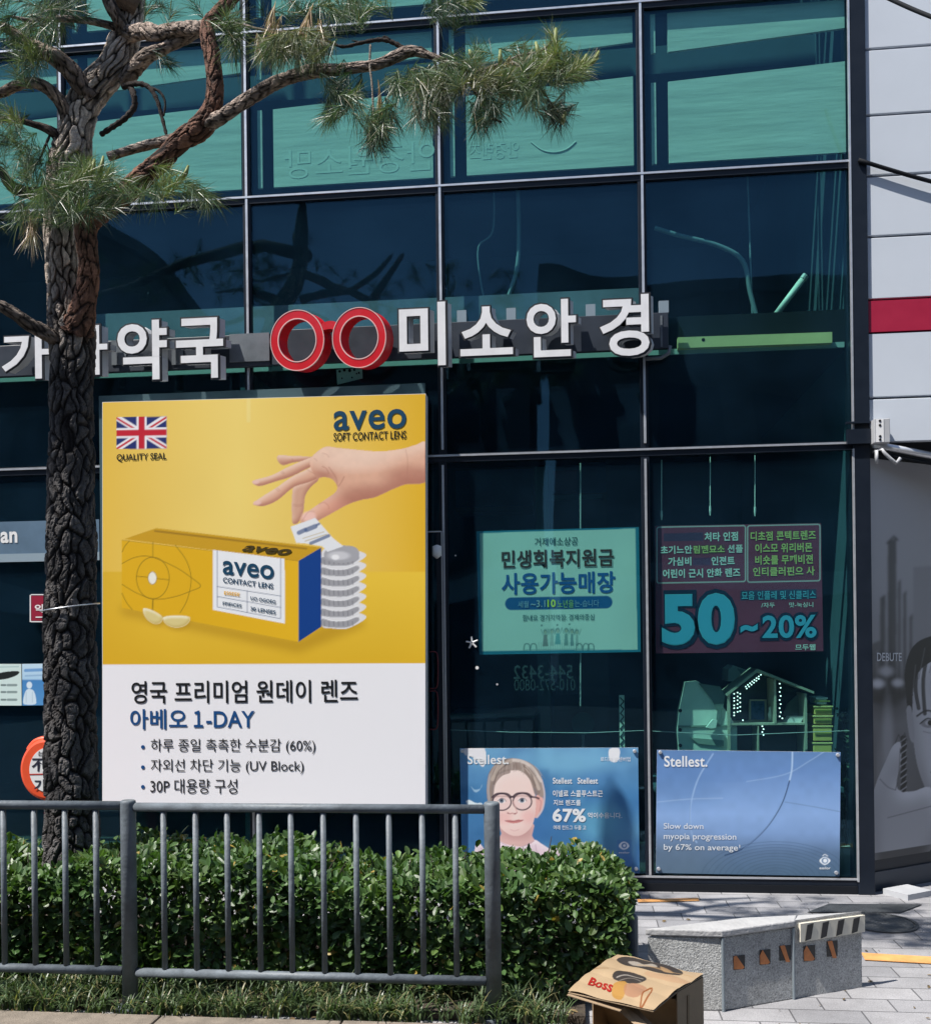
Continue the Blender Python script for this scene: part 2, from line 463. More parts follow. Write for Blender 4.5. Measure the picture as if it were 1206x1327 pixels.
# mullions: dark body with a thin bright cap
for i, x in enumerate(XS[:-1]):
    mb = MB(); mb.box((x - .026, YF - .004, .04), (x + .026, YF + .028, Z6)); m_ = build('mullion', mb, M_frame, B, bevel=.002)
    mb = MB()
    mb.box((x - .006, YF - .014, Z1 + .05), (x + .009, YF - .0045, Z6)); mb.box((x - .0055, YF - .0135, .1), (x + .0085, YF - .0043, Z1 - .05))
    build('mullion_cap', mb, M_silver, m_)
for j, z in enumerate(ZS[1:-1]):
    mb = MB(); mb.box((XL, YF - .0065, z - .032), (XR - .01, YF + .0265, z + .022)); t_ = build('transom', mb, M_frame, B, bevel=.002)
    mb = MB(); mb.box((XL, YF - .0165, z + .004), (XR - .015, YF - .007, z + .016)); build('transom_cap', mb, M_silver, t_)
# corner column, base sill
xa = P(1103, 500, YF).x; xb = P(1124.5, 500, YF).x
mb = MB(); mb.box((xa, YF - .03, 0.0), (xb, YF + .16, Z6)); cc = build('corner_column', mb, M_frame, B, bevel=.004)
mb = MB(); mb.box((xa - .006, YF - .033, 0.08), (xa + .004, YF - .012, Z1 - .03)); mb.box((xa - .0055, YF - .0335, Z1 + .04), (xa + .0045, YF - .0125, Z6)); build('column_cap', mb, M_silver, cc)
mb = MB(); mb.box((XL, YF - .02, .0), (xa - .002, YF + .12, .05)); sl = build('base_sill', mb, M_black, B)
mb = MB(); mb.box((XL, YF - .012, .052), (xa - .002, YF + .11, .085)); build('sill_trim', mb, M_frame, B)
mb = MB(); mb.box((XL, YF - .018, .087), (xa - .003, YF - .006, .098)); build('sill_line', mb, M_silver, B)
# interior shell (open to the glass): floors, back walls, end walls
YB = YF + 4.2
SLAB0, SLAB1 = P(700, 466, YF + .15).z, P(700, 420, YF + .15).z
mb = MB(); mb.box((XL, YF + .125, SLAB0), (XR - .02, YB, SLAB1)); sb = build('floor_slab', mb, M_black, B)
mb = MB(); mb.box((XL, YF + .12, .004), (XR - .02, YB, .06)); build('shop_floor', mb, mat('shop_floor', (.05, .06, .065), .35, noise=.2, nscale=2), B)
mb = MB(); mb.box((XL, YB, .0), (XR + .3, YB + .15, Z6)); build('back_wall', mb, M_inner, B)
mb = MB(); mb.box((XL - .1, YF + .12, 0), (XL, YB, Z6)); build('end_wall', mb, M_inner, B)
mb = MB(); mb.box((XR - .02, YF + .17, 0), (XR + .06, YB, Z6)); build('end_wall', mb, M_inner, B)
mb = MB(); mb.box((XL, YF - .02, Z6 + .002), (XR + .1, YB + .15, Z6 + .25)); build('roof', mb, M_frame, B)
mb = MB(); mb.box((XL, YF + .9, Z3 + .05), (XR - .02, YB, Z3 + .25)); build('floor_slab', mb, M_inner, B)
# pale panel added to imitate the glow upstairs, and the edge trim of the slab
mb = MB(); mb.box((XS[3], YF + .13, SLAB1 + .004), (XS[6], YF + .16, SLAB1 + .20)); build('glow_panel', mb, mat('painted_glow', (.17, .17, .24), .7, noise=.5, nscale=1.5), B)
mb = MB(); mb.box((XL, YF + .108, SLAB0 - .012), (XR - .05, YF + .123, SLAB0 + .022)); build('slab_trim', mb, mat('trim_pale', (.42, .5, .5), .6), B)
# partition between the two shops and a pier
mb = MB(); mb.box((gx(300), YF + .14, .06), (gx(316), YB, SLAB0 - .014)); build('partition', mb, M_inner, B)

# blinds upstairs: each bay split in two, the gap standing in for a cast shadow
YBL = YF + .036
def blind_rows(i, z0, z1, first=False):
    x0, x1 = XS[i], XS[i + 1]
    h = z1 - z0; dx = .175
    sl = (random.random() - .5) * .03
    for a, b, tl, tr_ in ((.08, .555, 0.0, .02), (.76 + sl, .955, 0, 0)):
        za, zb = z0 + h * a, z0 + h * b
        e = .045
        for n_, (u0_, u1_) in (('blind', (x0 + dx, x1 - .045)), ('lit_mullion_side', (x0 + .068, x0 + .098))):  # narrow pale strips imitate the sunlit sides of the inner mullions
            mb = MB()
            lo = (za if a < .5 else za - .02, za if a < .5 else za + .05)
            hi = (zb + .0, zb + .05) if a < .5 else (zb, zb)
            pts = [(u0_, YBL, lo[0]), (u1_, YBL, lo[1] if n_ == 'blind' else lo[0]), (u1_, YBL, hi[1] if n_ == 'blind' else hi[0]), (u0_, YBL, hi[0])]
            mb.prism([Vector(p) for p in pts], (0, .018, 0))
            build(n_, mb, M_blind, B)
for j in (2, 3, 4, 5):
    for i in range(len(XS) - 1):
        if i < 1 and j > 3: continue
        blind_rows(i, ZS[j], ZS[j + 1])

# ================================================================== NEIGHBOUR: white clad building with a recessed shopfront
YN = YF - .012
NX0 = P(1121.5, 300, YN).x; NX1 = NX0 + 4.5
M_clad = mat('white_cladding', (.58, .625, .69), .45, noise=.05, nscale=1.2)
M_band = mat('red_band', (.36, .012, .045), .4, noise=.08)
Nb = empty('white_building', ((NX0 + NX1) / 2, YN, 0), 'white panel clad building with a dark red band beside the glass front', 'building')
def nz(y): return P(1163, y, YN).z
ye = [-420, -320, -220, -120, -20, 61, 147, 226, 305, 387]
zs = [nz(y) for y in ye]
g = .007
for k in range(len(zs) - 1):
    mb = MB(); mb.box((NX0, YN, zs[k + 1] + g), (NX1, YN + .05, zs[k] - g)); build('panel', mb, M_clad, Nb, bevel=.004)
mb = MB(); mb.box((NX0, YN - .004, nz(429)), (NX1, YN + .05, nz(388.5))); build('red_band', mb, M_band, Nb)
mb = MB(); mb.box((NX0, YN, nz(515) + g), (NX1, YN + .05, nz(431))); build('panel', mb, M_clad, Nb, bevel=.004)
ZN = nz(572)
mb = MB(); mb.box((NX0, YN, ZN), (NX1, YN + .05, nz(515) - g)); build('panel', mb, M_clad, Nb, bevel=.004)
mb = MB(); mb.box((NX0 + .01, YN + .052, ZN + .01), (NX1 - .01, YN + 3.5, zs[0])); build('wall', mb, M_black, Nb)
# recessed shopfront running back to the right
q0 = G(1126, 1157); ang = math.radians(34)
qd = Vector((math.cos(ang), math.sin(ang), 0)); qn = Vector((math.sin(ang), -math.cos(ang), 0))
NL = 2.6
zb0, zb1 = .14, ZN - .06
mb = MB(); p = [q0 + qd * 0.0, q0 + qd * NL, q0 + qd * NL - qn * .12, q0 - qn * .12]
mb.prism([v + Vector((0, 0, .002)) for v in p], (0, 0, ZN + .008)); build('shopfront_wall', mb, M_frame, Nb)
mb = MB(); mb.prism([v + qn * .014 + Vector((0, 0, .004)) for v in p], (0, 0, .12)); build('plinth', mb, mat('plinth_dark', (.02, .03, .05), .5), Nb)
mb = MB(); a = q0 + qn * .25 + qd * .04; mb.prism([a, a + qd * .22, a + qd * .22 - qn * .18, a - qn * .18], (0, 0, .035)); build('step', mb, M_grey, Nb)
mb = MB(); mb.prism([q0 + qn * .02, q0 + qd * 2.2 + qn * .02, q0 + qd * 2.2 - qn * 3, q0 - qn * 3], (0, 0, .03))
# silver awning rail under the cladding
ra, rb = P(1132, 576, YN - .05), P(1290, 606, YN + .25)
aw = empty('awning_rail', ra, 'silver awning rail with a bracket under the white cladding at the column', 'rail')
mb = MB(); mb.tube([ra, rb], .022, 12); build('rail', mb, M_silver, aw, smooth=True)
mb = MB(); mb.tube([ra + Vector((0, .01, -.045)), rb + Vector((0, .01, -.05))], .012, 8); build('awning_roll', mb, M_black, aw, smooth=True)
c0 = P(1142, 590, YN - .09); mb = MB()
mb.tube([c0 + Vector((-.03, 0, -.05)), c0 + Vector((-.03, 0, .03)), c0 + Vector((.0, 0, .04)), c0 + Vector((.02, 0, .01)), c0 + Vector((.05, 0, -.02)), c0 + Vector((.085, 0, -.05)), c0 + Vector((.11, 0, -.02))], .011, 8)
build('bracket', mb, M_grey, aw, smooth=True)
# junction box on the column
a = P(1131, 543.5, YF - .10); b = P(1152, 574, YF - .10)
jb = empty('junction_box', ((a.x + b.x) / 2, YF - .08, b.z), 'small white metal junction box clamped to the dark corner column', 'box')
mb = MB(); mb.box((a.x, YF - .12, b.z), (b.x, YF - .036, a.z)); build('case', mb, M_grey, jb, bevel=.004)
mb = MB(); mb.box((a.x + .012, YF - .1225, b.z + .004), (a.x + .055, YF - .118, a.z - .004)); build('cover_plate', mb, M_white, jb)
for fz in (.12, .26, .72, .9):
    mb = MB(); c = Vector((a.x + .033, YF - .125, b.z + (a.z - b.z) * fz)); mb.tube([c, c + Vector((0, .006, 0))], .008, 8); build('screw', mb, M_black, jb)
xc0 = P(1103, 560, YF - .04).x
mb = MB(); mb.box((xc0 - .03, YF - .06, b.z + .01), (a.x - .002, YF - .032, b.z + .10)); mb.box((xc0 - .035, YF - .062, a.z - .012), (a.x - .002, YF - .033, a.z)); build('clamp', mb, M_frame, jb)

# power cables crossing the white wall
for (p0, p1, r_, lb) in ((P(1140, -8, YF - .6), P(1260, 40, YF - 1.0), .012, 'upper black power cable crossing the white cladding'),
                         (P(1112, 207, YF - .045), P(1290, 255, YF - .05), .013, 'lower black power cable fixed at the corner column')):
    pts = [p0.lerp(p1, k / 12) - Vector((0, 0, .012 * math.sin(math.pi * k / 12))) for k in range(13)]
    mb = MB(); mb.tube(pts, r_, 8); tag(build('power_cable', mb, M_black, smooth=True), lb, 'cable')

# pavement furniture flush with the ground
M_iron = mat('cast_iron', (.09, .095, .10), .55, .4, noise=.3, nscale=12, bump=.6, bscale=90)
mb = MB(); mb.prism([G(1046, 1183, .004), G(1166, 1183.5, .004), G(1194, 1173, .004), G(1074, 1172, .004)], (0, 0, .004))
tag(build('access_cover', mb, mat('cover_plate_dark', (.045, .05, .056), .6, .2, noise=.3, nscale=12, bump=.5, bscale=90)), 'long dark rectangular access cover set in the paving before the corner', 'cover')
c = G(1142, 1196.5, .004); mb = MB()
ring = lambda r, z: [c + Vector((math.cos(t) * r, math.sin(t) * r, z)) for t in np.linspace(0, 2 * math.pi, 48, endpoint=False)]
mb.prism(ring(.165, 0), (0, 0, .004)); mc = empty('manhole_cover', c, 'round iron manhole cover behind the hazard striped block', 'cover')
build('lid', mb, M_iron, mc)
mb = MB(); o_, i_ = ring(.19, .0), ring(.172, .0)
mb.add([v for v in o_ + i_] + [v + Vector((0, 0, .006)) for v in o_ + i_], [(k, (k+1) % 48, 48 + (k+1) % 48, 48 + k)[::-1] for k in range(48)] + [(96 + k, 96 + (k+1) % 48, 144 + (k+1) % 48, 144 + k) for k in range(48)] + [(k, (k+1) % 48, 96 + (k+1) % 48, 96 + k) for k in range(48)] + [(48 + k, 144 + k, 144 + (k+1) % 48, 48 + (k+1) % 48) for k in range(48)])
build('rim', mb, M_iron, mc)
M_org = mat('orange_strip', (.62, .30, .10), .7, noise=.3, nscale=9)
mb = MB(); a = G(1118, 1240, .0045); b = G(1330, 1252, .0045)
dirv = (b - a).normalized(); nrm = Vector((-dirv.y, dirv.x, 0)) * .055
mb.prism([a - nrm, b - nrm, b + nrm, a + nrm], (0, 0, .003)); tag(build('ground_marking', mb, M_org), kind='structure')
mb = MB(); a = G(826, 1168, .0045); b = G(905, 1166, .0045); nrm = Vector((0, .03, 0)); mb.prism([a - nrm, b - nrm, b + nrm, a + nrm], (0, 0, .003))
tag(build('ground_marking', mb, M_org), kind='structure')

# ================================================================== SIGNS
YL = YF - .175                            # plane of the letter faces
M_ret = mat('letter_return', (.55, .57, .60), .45, noise=.08)
M_trim = mat('letter_trim', (.02, .02, .025), .5)
M_face = mat('letter_face', (.78, .78, .80), .4, noise=.1, nscale=7)
SH = .032                                # the returns lean to the right towards the back
def channel_letter(ch, x0, y0, x1, y1, parent, bold=.02):
    a = P((x0 + x1) / 2, (y0 + y1) / 2, YL); wd = (P(x1, y1, YL) - P(x0, y1, YL)).length; ht = (P(x0, y1, YL) - P(x0, y0, YL)).length
    def solid(bo, yf, yb, shear, grow):
        V, F = text_geo(ch, bo, .5)
        W = np.empty_like(V)
        W[:, 0] = a.x + (V[:, 0] - .5) * (wd + grow); W[:, 2] = a.z + (V[:, 1] - .5) * (ht + grow)
        back = V[:, 2] < 0
        W[:, 1] = np.where(back, yb, yf); W[:, 0] += np.where(back, shear, 0)
        m = MB(); m.add(W, F); return m
    r = build('letter', solid(bold, YL + .012, YL + .062, SH, 0), M_ret, parent)
    build('letter_trim', solid(bold + .016, YL + .004, YL + .0125, .004, .022), M_trim, r)
    build('letter_face', solid(bold, YL, YL + .0045, 0, 0), M_face, r)
    return r
def raceway(parent, x0, x1, yt, yb_, name='raceway', m=None, y=(-.22, -.03)):
    p0, p1 = P(x0, yt, YF + y[0]), P(x1, yb_, YF + y[0])
    mb = MB(); mb.box((p0.x, YF + y[0], p1.z), (p1.x, YF + y[1], p0.z)); return build(name, mb, m or mat('raceway_dark', (.03, .038, .05), .5, noise=.15), parent, bevel=.003)
M_race = mat('raceway_dark', (.022, .03, .045), .45, noise=.15)
M_raceg = mat('raceway_grey', (.13, .15, .17), .45, noise=.35, nscale=5)
Sp = empty('pharmacy_sign', P(160, 480, YL), 'white channel lettering of the pharmacy on a dark raceway behind the pine', 'sign')
for ch, bx in (('가', (2, 429, 64, 491)), ('나', (78, 422, 139, 486)), ('약', (152, 415, 216, 492)), ('국', (228, 412, 289, 490))):
    channel_letter(ch, *bx, Sp)
zt = P(240, 437, YF - .055).z; zbt = P(240, 478, YF - .055).z
mb = MB(); mb.box((P(-400, 440, YF - .055).x, YF - .055, zbt), (P(350, 440, YF - .055).x, YF - .018, zt)); build('raceway', mb, M_race, Sp, bevel=.003)
mb = MB(); a, b = P(297, 433, YF - .064), P(349, 467, YF - .064); mb.box((a.x, YF - .064, b.z), (b.x, YF - .0555, a.z)); build('end_plate', mb, M_raceg, Sp)
for x0, x1 in ((144, 163), (222, 237)):
    mb = MB(); a, b = P(x0, 437, YF - .064), P(x1, 472, YF - .064); mb.box((a.x, YF - .062, b.z), (b.x, YF - .0555, a.z - .02)); build('driver_box', mb, M_raceg, Sp)

So = empty('optician_sign', P(600, 480, YL), 'white channel lettering of the optician beside a red spectacles emblem', 'sign')
for ch, bx in (('미', (517, 392, 577, 474)), ('소', (596, 397, 664, 460)), ('안', (682, 388, 746, 462)), ('경', (777, 382, 841, 461))):
    channel_letter(ch, *bx, So)
zt = P(700, 412, YF - .055).z; zbt = P(700, 458, YF - .055).z
mb = MB(); mb.box((P(352, 440, YF - .055).x, YF - .055, zbt), (P(866, 440, YF - .055).x, YF - .018, zt)); build('raceway', mb, M_race, So, bevel=.003)
M_pale = mat('pale_clip', (.20, .26, .31), .6)
for x in (598, 662, 765, 860):
    mb = MB(); a = P(x, 410, YF - .05); mb.box((a.x - .03, YF - .05, zt + .001), (a.x + .03, YF - .02, zt + .075)); build('driver_box', mb, M_pale, So)
mb = MB(); a = P(858, 420, YF - .059); mb.box((a.x - .012, YF - .059, zbt + .01), (a.x, YF - .0545, zt - .02)); build('seam', mb, M_raceg, So)
mb = MB(); p0 = P(852, 462, YF - .12); mb.tube([P(836, 465, YF-.04), P(856, 464, YF-.04), P(866, 458, YF-.04), P(868, 448, YF-.04)], .012, 8); build('conduit', mb, M_raceg, So, smooth=True)
# spectacles emblem
cs = [(386, 442, 34.2, 38.2), (466, 438.5, 35, 38.6)]
em = None
def annulus(mb, cx, cy, ro, ri, yf, yb, sh, ex=.9):
    c = P(cx, cy, YL); k = (P(cx + 1, cy, YL) - c).length
    n = 72; vs = []
    for (r, y, s_) in ((ro, yf, 0), (ri, yf, 0), (ro, yb, sh), (ri, yb, sh)):
        for i in range(n):
            t = 2 * math.pi * i / n; vs.append((c.x + math.cos(t) * r * k * ex + s_, y, c.z + math.sin(t) * r * k))
    fs = []
    for i in range(n):
        j = (i + 1) % n
        fs += [(i, n + i, n + j, j), (2*n + i, 2*n + j, 3*n + j, 3*n + i), (i, j, 2*n + j, 2*n + i), (n + i, 3*n + i, 3*n + j, n + j)]
    mb.add(vs, fs)
for ii, (cx, cy, r_, _) in enumerate(cs):
    mb = MB(); annulus(mb, cx, cy, 37.5, 27.2, YL - .02, YL + .05, .04)
    e_ = build('spectacle_rim', mb, M_red, So, smooth=False)
    mb = MB(); annulus(mb, cx, cy, 38.6, 37.6, YL - .022, YL - .014, .002); annulus(mb, cx, cy, 27.9, 26.6, YL - .022, YL - .015, .002); build('rim_line', mb, M_pinkline, e_)
top_ = spline([(413, 423), (418, 418.5), (425, 416), (432, 416), (438, 418.5)], 6, False)
bot_ = spline([(436, 428.5), (430, 426.3), (423, 426.5), (416, 429)], 6, False)
mb = MB(); mb.prism([P(x, y, YL - .018) for x, y in list(top_) + list(bot_)], (.03, .06, 0)); build('spectacle_bridge', mb, M_red, So)

# ================================================================== SMALL THINGS ON THE GLASS FRONT
def flat(mb, pts, Y, th=.004, col=None):
    mb.prism([P(x, y, Y) for x, y in pts], (0, th, 0), col); return mb
mb = MB(); flat(mb, [(435.5, 479), (469, 477), (469.5, 490), (437, 498)], YF + .04, .006)
pn = empty('paper_note', P(452, 495, YF + .05), 'torn pale note stuck inside the glass below the red spectacles', 'note')
build('sheet', mb, M_white, pn)
mb = MB()
for (x, y, r) in ((440, 481, 2), (446, 479.5, 2.2), (453, 480, 2.4), (459, 479, 2), (465, 483, 1.6), (443, 490, 1.2), (456, 489, 1.3), (462, 484, 1.2)):
    c = P(x, y, YF + .036); mb.tube([c, c + Vector((0, .003, 0))], r * .0046, 7)
build('ink', mb, M_black, pn)

# downlights in the shop ceiling
M_lamp = mat('lamp_white', (.8, .8, .8), .5, emit=(1, .98, .92, 3.0))
for (x, y, lb) in ((541, 475, 'oval white downlight under the first letter of the optician'), (643, 472, 'oval white downlight under the second letter of the optician'), (752, 466.5, 'oval white downlight under the third letter of the optician'), (237, 488, 'oval white downlight below the pharmacy lettering right of the pine')):
    z = SLAB0 - .018; c = G(x, y, z)
    if c.y < YF + .3 or c.y > YB - .3: c = P(x, y, YF + 1.1); z = c.z
    d_ = empty('downlight', (c.x, c.y, z), lb, 'lamp', 'downlights in the shop ceiling')
    mb = MB(); mb.tube([(c.x, c.y, z), (c.x, c.y, z + .006)], .075, 20); build('lens', mb, M_lamp, d_)
    mb = MB(); mb.tube([(c.x, c.y, z + .0065), (c.x, c.y, max(z + .02, SLAB0 - .001))], .09, 20); build('housing', mb, M_grey, d_)
    ll = bpy.data.lights.new('lamp', 'POINT'); ll.energy = 70; ll.color = (.85, .95, 1.0); ll.shadow_soft_size = .06
    lo_ = bpy.data.objects.new('lamp', ll); lo_.location = (0, 0, -.08); lo_.parent = d_; COL.objects.link(lo_)

# ================================================================== BIG CONTACT LENS BANNER
YBN = YF - .17
bq = [(133, 521.5), (551, 510.5), (551, 1045.5), (133, 1040)]
W_ = S(232, 232, 236)
k_ = 1.0
pr = Print(bq, 1.15)
pr.fill(S(238, 204, 90))
base = pr.C.copy()
# yellow backdrop and table
T = np.clip((pr.U - 133) / 418, 0, 1)
edge = np.abs(T - .42)
for ch, (a_, b_) in enumerate(zip(S(243, 214, 118), S(228, 180, 44))):
    pr.C[..., ch] = a_ + (b_ - a_) * np.clip(edge * 1.75, 0, 1) ** 1.15
tm = np.clip((pr.V - 741) / 2 + .5, 0, 1)
pr.put(tm, S(236, 196, 62)); 
fl = np.clip((pr.V - 745) / 115, 0, 1); pr.put(tm * fl, S(222, 176, 36), .85)
pr.put(tm * np.clip((220 - pr.U) / 90, 0, 1), S(214, 166, 30), .6)
cnr = np.clip((600 - pr.V) / 90, 0, 1) * np.clip((pr.U - 470) / 90, 0, 1); pr.put(cnr, S(222, 176, 40), .4)
pr.noise(60, .02, 3)
# hand
hx = lambda L: [(310 + x / 4.824, 510 + y / 4.824) for x, y in L]
SK, SKL, SKD = S(226, 176, 150), S(244, 212, 190), S(178, 116, 98)
pinky = hx([(470, 400), (400, 392), (320, 390), (262, 384), (238, 392), (240, 420), (272, 447), (330, 432), (400, 420)])
ringf = hx([(490, 390), (400, 418), (300, 462), (200, 512), (110, 537), (82, 552), (100, 572), (140, 576), (230, 548), (320, 520), (420, 470), (500, 430)])
index = hx([(500, 500), (430, 540), (345, 575), (330, 640), (328, 740), (332, 808), (352, 815), (372, 800), (400, 740), (412, 640), (450, 580), (490, 545)])
midd = hx([(545, 400), (430, 470), (330, 520), (230, 590), (150, 640), (88, 686), (105, 700), (160, 701), (240, 665), (340, 585), (430, 555), (500, 525), (560, 500)])
palm = hx([(1175, 312), (1100, 322), (1020, 345), (880, 362), (740, 352), (620, 340), (548, 332), (505, 350), (455, 395), (440, 440), (470, 510), (490, 527), (530, 522), (575, 532), (602, 560), (613, 588), (600, 618), (560, 648), (480, 702), (420, 745), (385, 772), (380, 800), (400, 822), (440, 820), (520, 780), (600, 735), (680, 692), (760, 665), (840, 650), (900, 625), (960, 597), (1040, 567), (1175, 538)])
for nm, pl, dk in (('pinky', pinky, .9), ('ring', ringf, .95), ('index', index, .88), ('middle', midd, 1.0)):
    ps = spline(pl, 5)
    m_ = pr.mask(ps); pr.put(m_, np.array(SK) * dk); pr.shade(m_, SKL, SKD, 1.5, 4, 3, .95)
m_ = pr.mask(spline(palm, 5)); pr.put(m_, SK); pr.shade(m_, SKL, SKD, 2, 10, 9, 1.0)
sh = m_ * pr.emask(*hx([(780, 650)])[0], 40, 16, .9); pr.put(sh, SKD, .55)
sh = m_ * pr.emask(*hx([(1080, 520)])[0], 34, 14, .9); pr.put(sh, SKD, .6)
hl = m_ * pr.emask(*hx([(700, 420)])[0], 46, 13, .95); pr.put(hl, S(246, 216, 196), .6)
for pts in ([(620, 580), (640, 550), (655, 520)], [(560, 460), (585, 495), (605, 530), (612, 575)], [(520, 455), (545, 470), (560, 500)], [(500, 690), (530, 680), (555, 700), (560, 720)]):
    pr.line(hx(pts), 1.4, SKD, .55, 6)
for pts in ([(262, 492), (276, 503)], [(270, 486), (282, 498)], [(228, 596), (244, 612)], [(238, 590), (254, 606)], [(338, 690), (366, 696), (398, 690)], [(336, 700), (366, 706), (396, 700)], [(420, 470), (440, 486), (470, 500)], [(520, 372), (545, 380), (560, 396)], [(470, 405), (486, 420)], [(330, 408), (338, 424)], [(1040, 352), (1052, 420), (1050, 500)]):
    pr.line(hx(pts), 1.2, SKD, .35, 4)
pr.noise(5, .03, 77, m_); pr.put(m_ * pr.emask(*hx([(560, 700)])[0], 22, 12, 1), S(232, 160, 140), .4); pr.put(pr.emask(*hx([(330, 560)])[0], 8, 6, 1) * m_, SKD, .3)
pr.ell(*hx([(435, 768)])[0], 9, 6.5, S(246, 200, 188), .9, .5)     # thumb nail
pr.line(hx([(395, 795), (430, 742), (470, 738)]), 1.0, S(205, 150, 135), .6, 5)
pr.ell(*hx([(112, 683)])[0], 5, 2.6, S(240, 200, 190), .8, .6); pr.ell(*hx([(103, 553)])[0], 4.5, 2.4, S(240, 200, 190), .8, .6)
# box, lens packs
bxp = lambda L: [(140 + x / 3.446, 660 + y / 3.446) for x, y in L]
for sx in (0, 1):
    shm = pr.mask(bxp([(60, 430), (850, 585), (960, 520), (1120, 480), (1150, 520), (850, 640), (60, 470)])); pr.put(pr.blur(shm, 6), S(176, 132, 20), .4)
for k in range(6, -1, -1):
    y0 = 150 + k * 46
    pr.poly(bxp([(955, y0 + 96), (960, y0 + 30), (1040, y0 + 22), (1130, y0 + 40), (1152, y0 + 58), (1118, y0 + 84), (1062, y0 + 108), (1000, y0 + 106)]), S(226, 226, 230), .97, 4)
    pr.poly(bxp([(957, y0 + 62), (1000, y0 + 74), (1060, y0 + 72), (1108, y0 + 56), (1122, y0 + 66), (1104, y0 + 84), (1060, y0 + 102), (957, y0 + 96)]), S(150, 150, 156), .9, 3)
    pr.line(bxp([(957, y0 + 60), (1010, y0 + 72), (1064, y0 + 70), (1118, y0 + 48)]), 1.0, S(244, 244, 246), .8, 4)
    for q in range(7):
        xx = 965 + q * 21; pr.line(bxp([(xx, y0 + 76), (xx + 2, y0 + 94)]), 1.2, S(110, 110, 116), .7)
pr.poly(bxp([(965, 195), (1000, 165), (1090, 165), (1120, 190), (1110, 225), (1040, 240), (975, 225)]), S(168, 168, 174), 1, 4)
pr.ell(*bxp([(1030, 207)])[0], 14, 5.5, S(205, 205, 210), 1, .5); pr.ell(*bxp([(1015, 214)])[0], 5, 3.4, S(240, 240, 242), 1, .5)
pr.poly(bxp([(815, 78), (925, 38), (1005, 130), (1050, 165), (980, 190), (955, 165), (880, 152), (840, 150)]), S(232, 234, 238), 1)
for i_, (x0, y0, x1, y1, wd, cc) in enumerate([(852, 105, 880, 92, 5.5, 0), (886, 92, 925, 76, 6, 0), (932, 70, 942, 65, 3, 0), (870, 130, 965, 100, 1.0, 1), (880, 142, 975, 112, 1.2, 1), (905, 152, 985, 118, 4.2, 0)]):
    pr.line(bxp([(x0, y0), (x1, y1)]), wd, S(70, 95, 140) if cc == 0 else S(190, 170, 120), .8)
pr.poly(bxp([(62, 138), (851, 230), (851, 592), (62, 440)]), S(226, 176, 26))
fm = pr.mask(bxp([(62, 138), (851, 230), (851, 592), (62, 440)])); pr.put(fm * np.clip((pr.U - 250) / 200, 0, 1), S(238, 190, 40), .6)
pr.poly(bxp([(72, 133), (215, 84), (952, 170), (851, 231)]), S(205, 158, 34)); pr.line(bxp([(62, 138), (851, 231)]), .9, S(170, 128, 22), .7)
pr.line(bxp([(210, 97), (885, 176)]), 2.6, S(150, 114, 30), .75)
pr.poly(bxp([(851, 230), (952, 170), (952, 525), (851, 592)]), S(8, 62, 136)); pr.line(bxp([(851, 232), (851, 592)]), .9, S(90, 120, 160), .6)
lbq = bxp([(467, 181), (788, 221), (790, 511), (467, 449)]); pr.poly(lbq, S(238, 240, 244))
NV = S(24, 60, 108)
for pts in ([(487, 184), (487, 436), (771, 489), (771, 220)], [(487, 345), (771, 388)], [(487, 390), (771, 439)], [(621, 365), (621, 462)]):
    pr.line(bxp(pts), .85, NV, .85)
EY = S(128, 104, 20)
for pts in ([(62, 243), (120, 215), (190, 212), (300, 258), (375, 308), (413, 343), (370, 365), (300, 390), (210, 402), (130, 375), (62, 335)], [(300, 160), (350, 230), (371, 310), (355, 400), (322, 462)], [(95, 142), (75, 165), (64, 190)], [(62, 375), (85, 420), (108, 448)]):
    pr.line(bxp(pts), .85, EY, .9, 6)
pr.line(bxp([(200 + 73 * math.cos(t), 307 + 93 * math.sin(t)) for t in np.linspace(0, 6.284, 40)]), .9, EY, .9)
for pts in ([(200, 147), (200, 212)], [(201, 400), (200, 462)], [(127, 299), (182, 304)], [(216, 309), (271, 315)], [(200, 402), (195, 470)]): pr.line(bxp(pts), .85, EY, .9)
pr.ell(*bxp([(198, 307)])[0], 5.4, 8.2, S(240, 238, 226), 1); pr.line(bxp([(198 + 19 * math.cos(t), 307 + 28 * math.sin(t)) for t in np.linspace(0, 6.284, 30)]), .7, EY, .9)
for cx, cy, rx, ry, a_ in ((200, 496, 48, 24, .45), (306, 516, 60, 22, 0)):
    pts = [(cx + rx * math.cos(t) * math.cos(a_) - ry * .35 * math.sin(t) * math.sin(a_), cy - 30 + (rx * math.cos(t) * math.sin(a_) + (ry * 1.9 if math.sin(t) > 0 else ry * .5) * math.sin(t) * math.cos(a_))) for t in np.linspace(0, 6.283, 36, endpoint=False)]
    pr.put(pr.blur(pr.mask(bxp([(x + 6, y + 14) for x, y in pts])), 3), S(180, 136, 24), .5)
    m_ = pr.poly(bxp(pts), S(226, 212, 150), .85); pr.shade(m_, S(250, 246, 220), S(200, 176, 100), 1.5, 3, 2, .9)
    pr.line(bxp([(x, y) for x, y in pts]), .7, S(240, 232, 190), .6)
